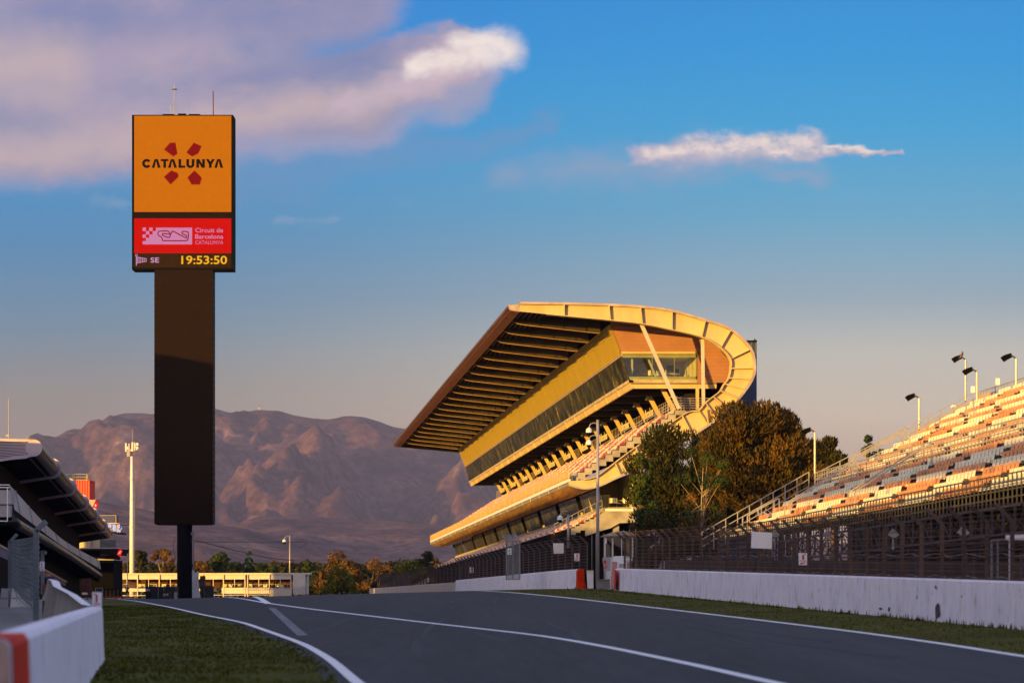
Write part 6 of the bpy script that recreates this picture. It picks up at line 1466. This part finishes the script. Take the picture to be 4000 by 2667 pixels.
mb = MB(); mb.tube([P(517,1782,DMT),P(518,1676,DMT)], [.06,.03], 6); mb.build('lightning_rod', M['lip'], tm)
mb = MB()
for y in (1768,1779): mb.beam(P(492,y,DMT), P(538,y-2,DMT), .10,.10)
mb.beam(P(515,1780,DMT), P(515,1730,DMT), .25,.25,(0,1,0)); mb.beam(P(495,1737,DMT), P(538,1741,DMT), .06,.06)
mb.build('antenna_frame', M['darksteel'], tm)
for (x0, y0, x1, y1) in [(488.5,1730,494,1763),(495.5,1743,500,1756),(502,1732,505,1782),(513.5,1727,519,1762),(509,1754,513,1761),(523,1727,526,1760),(527,1730,529,1748),(531.5,1729,540,1740),(530,1743,535,1757),(536,1744,540,1753),(496,1760,498,1782)]:
    mb = MB(); mb.prism([P(x0,y0,DMT-.5),P(x1,y0,DMT-.5),P(x1,y1,DMT-.5),P(x0,y1,DMT-.5)], (0,.3,0)); mb.build('panel_antenna', M['white'], tm)

# ------------------------------------------------------------------ person
def person(px, yfoot, d, label):
    base = P(px, yfoot, d); k = 1.76/1.76
    o = thing('person', label, 'person', base)
    J = {'pel':(0,0,.95),'wst':(0,0,1.10),'chs':(0,0,1.34),'nck':(0,.0,1.50),'hdb':(0,0,1.58),'hdm':(0,-.01,1.66),'hdt':(0,0,1.75),
         'lhp':(-.10,0,.90),'lkn':(-.12,-.02,.50),'lan':(-.12,.02,.08),'lto':(-.13,-.14,.03),'rhp':(.10,0,.90),'rkn':(.13,-.01,.50),'ran':(.14,.03,.08),'rto':(.16,-.13,.03),
         'lsh':(-.19,0,1.44),'lel':(-.27,.02,1.17),'lwr':(-.12,-.20,1.12),'lha':(-.04,-.24,1.15),'rsh':(.19,0,1.44),'rel':(.27,.02,1.17),'rwr':(.14,-.20,1.16),'rha':(.06,-.25,1.20)}
    Rr = {'pel':.15,'wst':.14,'chs':.16,'nck':.06,'hdb':.075,'hdm':.10,'hdt':.06,'lhp':.10,'lkn':.065,'lan':.04,'lto':.035,'rhp':.10,'rkn':.065,'ran':.04,'rto':.035,'lsh':.06,'lel':.045,'lwr':.03,'lha':.035,'rsh':.06,'rel':.045,'rwr':.03,'rha':.035}
    E = [('pel','wst'),('wst','chs'),('chs','nck'),('nck','hdb'),('hdb','hdm'),('hdm','hdt'),('pel','lhp'),('lhp','lkn'),('lkn','lan'),('lan','lto'),('pel','rhp'),('rhp','rkn'),('rkn','ran'),('ran','rto'),('chs','lsh'),('lsh','lel'),('lel','lwr'),('lwr','lha'),('chs','rsh'),('rsh','rel'),('rel','rwr'),('rwr','rha')]
    def skinned(name, keys, grow, m_):
        ks = [q for q in J if q in keys]; idx = {q:i for i, q in enumerate(ks)}
        me = bpy.data.meshes.new(name); me.from_pydata([J[q] for q in ks], [(idx[a],idx[b_]) for a, b_ in E if a in idx and b_ in idx], [])
        ob = bpy.data.objects.new(name, me); col.objects.link(ob); ob.parent = o
        md = ob.modifiers.new('Skin','SKIN'); sv = me.skin_vertices[0].data
        for q in ks: sv[idx[q]].radius = (Rr[q]+grow, (Rr[q]+grow)*.8)
        sv[0].use_root = True; sb_ = ob.modifiers.new('Sub','SUBSURF'); sb_.levels = 1; sb_.render_levels = 2; me.materials.append(m_); ORIG[ob.name] = base
        return ob
    skinned('body', set(J), 0, M['skin'])
    skinned('tshirt', {'pel','wst','chs','lsh','rsh','lel','rel'}, .018, M['black']); skinned('shorts', {'pel','lhp','rhp','lkn','rkn'}, .025, M['black'])
    mb = MB(); mb.lathe(base+Vector((0,.01,1.66)), [(.10,-.02),(.115,.05),(.09,.11),(.03,.135)], 10); mb.build('hair', mat('dark_hair', (0.03,0.02,0.015), 0.8), o)
    return o
pc_ = P(497,2333,345)
person(497, 2333, 345, 'person in black T-shirt and shorts with folded arms in front of the white pavilion')
# ------------------------------------------------------------------ trees
def leaf_mat(name, a, b_, c_, scale, fine=2.5):
    m_ = bpy.data.materials.new(name); m_.use_nodes = True; t = NT(m_.node_tree); b = m_.node_tree.nodes['Principled BSDF']; g = t.n('ShaderNodeNewGeometry')
    n1_ = t.noise(g.outputs['Position'], scale, 3, .6).outputs[0]; n2_ = t.noise(g.outputs['Position'], scale*fine*2, 2, .6).outputs[0]
    x = t.m('ADD', t.m('MULTIPLY', n1_, .5), t.m('MULTIPLY', n2_, .5)); t.set(b.inputs['Base Color'], t.ramp(x, [(0.36, a), (0.50, b_), (0.62, c_)]))
    b.inputs['Roughness'].default_value = .8; b.inputs['Specular IOR Level'].default_value = .15
    b.inputs['Transmission Weight'].default_value = 0.0; return m_
lm_pine = leaf_mat('pine_needles', (0.022,0.024,0.006), (0.075,0.050,0.009), (0.17,0.080,0.012), .6)
lm_dark = leaf_mat('dark_evergreen', (0.010,0.015,0.005), (0.028,0.030,0.007), (0.080,0.058,0.010), .6)
lm_green = leaf_mat('green_leaves', (0.014,0.030,0.007), (0.030,0.052,0.009), (0.085,0.085,0.014), .5)
lm_yel = leaf_mat('yellow_green_leaves', (0.035,0.050,0.008), (0.10,0.11,0.010), (0.26,0.22,0.02), .5)
lm_or = leaf_mat('orange_brown_leaves', (0.035,0.026,0.008), (0.10,0.055,0.011), (0.22,0.11,0.016), .3)
lm_blue = leaf_mat('blue_green_leaves', (0.018,0.04,0.025), (0.04,0.075,0.045), (0.08,0.12,0.07), .3)
m_bark = mat('bark', (0.14,0.09,0.055), .9, 0, .25, 2.0); m_pbark = mat('pale_bark', (0.34,0.26,0.17), .9, 0, .2, 2.0)
def tree(name, label, cat, px, ytop, halfpx, d, ybase, lobes, n, leaf, lm, seed, bark=None, group=None, tuft=False, twigs=0, limbs=7, lr=.11, tr=1.0):
    """lobes: (u, v, r) in crown units: u -1..1 across, v 0..1 up, r radius share"""
    rs = random.Random(seed); top_ = P(px, ytop, d); base = P(px, ybase, d); hw = halfpx*d/F; H = top_.z-base.z
    o = thing(name, label, cat, base, group); bark = bark or m_bark
    cs = []
    for (u_, v_, r_) in lobes: cs.append((base+Vector((u_*hw, rs.uniform(-.5,.5)*hw*.8, v_*H)), r_*hw))
    mb = MB(); tt = base+Vector((rs.uniform(-.1,.1)*hw,0,H*.72)); rt_ = max(.05, H*.016)*tr
    mb.tube([base-ZU*.3, base.lerp(tt,.35)+Vector((rs.uniform(-.06,.06)*hw,0,0)), base.lerp(tt,.7)+Vector((rs.uniform(-.1,.1)*hw,0,0)), tt], [rt_*1.3, rt_, rt_*.65, rt_*.3], 8)
    for c, r_ in cs[:max(limbs, 1)*2]:
        a = base.lerp(tt, rs.uniform(.3,.8)); m1 = a.lerp(c,.5)+Vector((0,0,r_*.15)); mb.tube([a, m1, c], [min(rt_*.45,lr), min(rt_*.28,lr*.55), .012], 5, caps=False)
    tr_ = mb.build('trunk', bark, o)
    mb = MB()
    tot_ = sum(r_**2 for c, r_ in cs)
    for c, r_ in cs:
        k = int(n*r_**2/tot_)
        for i in range(k):
            v_ = Vector((rs.gauss(0,1), rs.gauss(0,1), rs.gauss(0,1))).normalized(); rad = r_*(0.55+0.45*rs.random()**.5)
            nn = noise.noise((c+v_*r_)*(1.6/max(r_,.3)))
            rad *= 1+nn*.45
            if nn < -.28 and rs.random() < .7: continue
            p = c+Vector((v_.x*rad, v_.y*rad, v_.z*rad*.88)); ls = leaf*rs.uniform(.6,1.35)
            if tuft:
                dirv = (v_*.7+Vector((rs.uniform(-.5,.5),rs.uniform(-.5,.5),1.0))).normalized(); sd = dirv.cross(Vector((rs.uniform(-1,1),rs.uniform(-1,1),rs.uniform(-1,1)))).normalized()
                mb.add([p-sd*ls*.35, p+sd*ls*.35, p+dirv*ls*1.5+sd*ls*.12, p+dirv*ls*1.5-sd*ls*.12], [(0,1,2,3)])
            else:
                nv = (v_+Vector((rs.uniform(-.8,.8),rs.uniform(-.8,.8),rs.uniform(-.6,.8)))).normalized(); a_ = nv.orthogonal().normalized(); b2 = nv.cross(a_)
                an = rs.uniform(0,6.28); a2 = a_*math.cos(an)+b2*math.sin(an); b3 = nv.cross(a2); mb.add([p-a2*ls*.6, p+b3*ls*.35, p+a2*ls*.6, p-b3*ls*.35], [(0,1,2,3)])
    if mb.v: mb.build('crown', lm, o)
    return o
def rl(seed, n, u0=-.8, u1=.8, v0=.3, v1=.9, r0=.28, r1=.5):
    rs = random.Random(seed); out = []
    for i in range(n):
        u_ = rs.uniform(u0,u1); vmax = v1-(abs(u_)**2)*.35*(v1-v0); out.append((u_, rs.uniform(v0, vmax), rs.uniform(r0,r1)*(1-.25*abs(u_))))
    return out
tree('pine_tree', 'large round orange brown pine between the covered and the open grandstand', 'tree', 2978, 1578, 262, 178, 2230,
     rl(1, 26, -.72,.72,.38,.93,.20,.36)+[(0,.9,.28),(-.2,.86,.30),(.3,.84,.30),(.6,.7,.3),(-.6,.68,.3),(.1,.6,.5),(-.3,.5,.45),(.4,.48,.45),(.75,.55,.25)], 40000, .17, lm_pine, 1, tuft=True)
tree('pine_tree', 'dark evergreen left of the large pine, in front of the curved end ring', 'tree', 2630, 1655, 200, 186, 2260,
     rl(2, 22, -.8,.8,.3,.9,.22,.40)+[(-.1,.9,.3),(.35,.86,.3),(0,.5,.6),(.4,.4,.5),(-.4,.45,.5),(.2,.7,.5),(.7,.45,.5),(.8,.3,.5),(.6,.6,.4)], 26000, .17, lm_dark, 2, tuft=True)
tree('leafy_tree', 'dark green leafy tree at the left edge of the clump beside the lounge', 'tree', 2520, 1740, 68, 176, 2240,
     rl(3, 16, -.6,.6,.2,.92,.3,.55)+[(-.5,.15,.5),(-.2,.05,.5),(.4,.1,.5)], 9000, .20, lm_green, 3)
tree('birch_tree', 'thin pale branched tree with sparse green leaves between the dark evergreen and the large pine', 'tree', 2740, 1660, 110, 172, 2250,
     rl(4, 18, -.9,.9,.35,.95,.2,.36), 3500, .13, lm_green, 4, bark=m_pbark, limbs=9, lr=.04, tr=.38)
tree('pine_tree', 'dark pine filling the gap behind the pale branched tree', 'tree', 2790, 1700, 140, 192, 2260, rl(61, 14, -.8,.8,.2,.9,.35,.6), 11000, .2, lm_dark, 61, tuft=True)
tree('bare_shrub', 'brownish bare twiggy shrub below the large pine', 'shrub', 2745, 1890, 95, 165, 2220, rl(5, 24, -.9,.9,.25,.95,.16,.3), 1500, .10, lm_or, 5, bark=mat('twig_brown', (0.16,0.085,0.05), .9, 0, .2, 3), limbs=16, lr=.03, tr=.5)
tree('green_shrub', 'low dark green shrub left of the bare twiggy shrub', 'shrub', 2600, 1960, 140, 170, 2230, rl(6, 14, -.9,.9,.2,.8,.25,.45), 8000, .18, lm_dark, 6)
tree('pine_tree', 'small dark pine behind the left end of the open grandstand', 'tree', 3250, 1682, 85, 215, 2200, rl(7, 12, -.8,.8,.62,.95,.3,.5), 9000, .22, lm_dark, 7, tuft=True)
tree('leafy_tree', 'tree top just showing above the end railing of the open stand', 'tree', 3405, 1683, 42, 150, 2150, rl(8, 8, -.8,.8,.8,.96,.3,.5), 700, .14, lm_green, 8)
tree('pine_tree', 'broad pine filling in behind the large pine towards the open stand', 'tree', 3080, 1660, 95, 200, 2230, rl(9, 12, -.7,.7,.4,.95,.35,.6), 8000, .2, lm_pine, 9, tuft=True)
# background row
BGT = [
 ('pine_tree','dark pine directly behind the telecom mast','tree', 530,2122,42,500,lm_dark,rl(20,9,-.7,.7,.3,.92,.4,.6),3000,.45),
 ('leafy_tree','orange tinged tree between the pit building and the telecom mast','tree', 470,2155,44,500,lm_or,rl(21,9,-.7,.7,.3,.9,.4,.6),2500,.45),
 ('plane_tree','pale trunked golden tree left of the tower column','tree', 632,2135,46,490,lm_or,rl(22,14,-.9,.9,.35,.95,.25,.4),2600,.36),
 ('dark_bush','dark bush between the mast and the golden tree','bush', 590,2195,60,495,lm_dark,rl(23,9,-.9,.9,.3,.85,.35,.5),2500,.4),
 ('brown_tree','brownish tree just right of the tower column','tree', 785,2178,42,490,lm_or,rl(24,9,-.8,.8,.3,.9,.35,.5),2200,.4),
 ('green_tree','rounded green tree second from the tower column','tree', 872,2150,50,495,lm_green,rl(25,10,-.8,.8,.3,.92,.35,.55),3000,.42),
 ('blue_cedar','blue green conifer behind the pavilion','tree', 972,2140,30,500,lm_blue,[(0,.9,.35),(0,.75,.5),(-.2,.6,.6),(.2,.55,.65),(-.3,.4,.7),(.3,.35,.75),(0,.25,.8)],2600,.40),
 ('green_tree','green tree behind the right half of the pavilion roof','tree', 1045,2180,42,500,lm_green,rl(27,9,-.8,.8,.3,.9,.35,.55),2300,.42),
 ('dark_tree','dark low tree behind the dome camera pole','tree', 1120,2192,42,500,lm_dark,rl(28,9,-.8,.8,.3,.9,.35,.55),2300,.42),
 ('green_tree','green tree left of the orange crowned tree','tree', 1205,2180,44,500,lm_green,rl(29,9,-.8,.8,.3,.9,.35,.55),2500,.42),
 ('orange_tree','broad orange crowned tree right of the pavilion','tree', 1320,2168,82,470,lm_or,rl(30,16,-.9,.9,.3,.93,.25,.45),5200,.38),
 ('bright_bush','round bright yellow green bush right of the pavilion','bush', 1325,2212,72,430,lm_yel,rl(31,16,-.8,.8,.15,.9,.28,.45),5200,.30),
 ('brown_thicket','brownish bare looking thicket between the bright bush and the tall green tree','thicket', 1455,2188,85,470,lm_or,rl(32,14,-.9,.9,.2,.92,.25,.45),4200,.30),
 ('tall_green_tree','tall green and gold tree near the far end of the covered grandstand','tree', 1600,2145,68,440,lm_yel,rl(33,14,-.8,.8,.2,.93,.28,.5),5200,.34),
 ('dark_pine','dark pine touching the far end of the balcony','tree', 1650,2138,48,455,lm_dark,rl(34,10,-.7,.7,.3,.93,.35,.55),3200,.36),
 ('orange_shrub','orange shrub under the far end of the balcony','shrub', 1712,2165,40,425,lm_or,rl(35,9,-.8,.8,.2,.9,.35,.5),2200,.32),
 ('dark_bush','dark bush at the foot of the thicket beyond the crest','bush', 1530,2235,70,425,lm_dark,rl(36,10,-.9,.9,.2,.8,.35,.5),2600,.36),
 ('green_tree','low green tree between the grey pole and the blue green conifer','tree', 925,2196,46,505,lm_green,rl(37,8,-.8,.8,.3,.9,.4,.55),2000,.42),
 ('dark_bush','dark bush filling the gap left of the pavilion','bush', 445,2180,30,505,lm_dark,rl(38,7,-.8,.8,.3,.9,.4,.6),1600,.42),
 ('dark_bush','dark bush behind the right end cabin of the pavilion','bush', 1235,2235,45,480,lm_dark,rl(39,7,-.8,.8,.1,.8,.4,.6),2200,.42),
]
for (nm, lb, ct_, px, yt, hp, d, lmt, lob, n_, lf_) in BGT:
    tree(nm, lb, ct_, px, yt, hp, d, 2332, lob, n_, lf_, lmt, px, bark=m_pbark if nm == 'plane_tree' else None, limbs=5)
# woodland edge behind the individual trees
rs = random.Random(77); mb = MB()
for i in range(16000):
    X = rs.uniform(-110, 20); Y = rs.uniform(530, 560); px = X/Y*F+CX; tp = 2200+14*noise.noise(Vector((px*.02,0,5)))+10*noise.noise(Vector((px*.07,0,9)))
    zt = (HOR-tp)/F*Y; z_ = -3+(zt+3)*rs.random()**.55; p = Vector((X,Y,z_)); ls = rs.uniform(.35,.7); a_ = Vector((rs.uniform(-1,1),rs.uniform(-1,1),rs.uniform(-1,1))).normalized(); b2 = a_.orthogonal().normalized()
    mb.add([p-a_*ls, p+b2*ls*.6, p+a_*ls, p-b2*ls*.6], [(0,1,2,3)])
structure(mb.build('woodland', lm_dark), 'stuff')

# ------------------------------------------------------------------ haze
hb = MB(); hb.abox(-5800, 5800, -380, 16400, -75, 905)
m_h = bpy.data.materials.new('haze_air'); m_h.use_nodes = True; nt_ = m_h.node_tree; nt_.nodes.remove(nt_.nodes['Principled BSDF'])
pvn = nt_.nodes.new('ShaderNodeVolumePrincipled'); pvn.inputs['Density'].default_value = HAZE_D; pvn.inputs['Color'].default_value = (0.40,0.47,0.82,1); pvn.inputs['Anisotropy'].default_value = 0.0
nt_.links.new(pvn.outputs[0], nt_.nodes['Material Output'].inputs['Volume'])
if HAZE_D > 0:
    ob = hb.build('haze', m_h, origin=(0, 0, 0)); structure(ob, 'stuff')
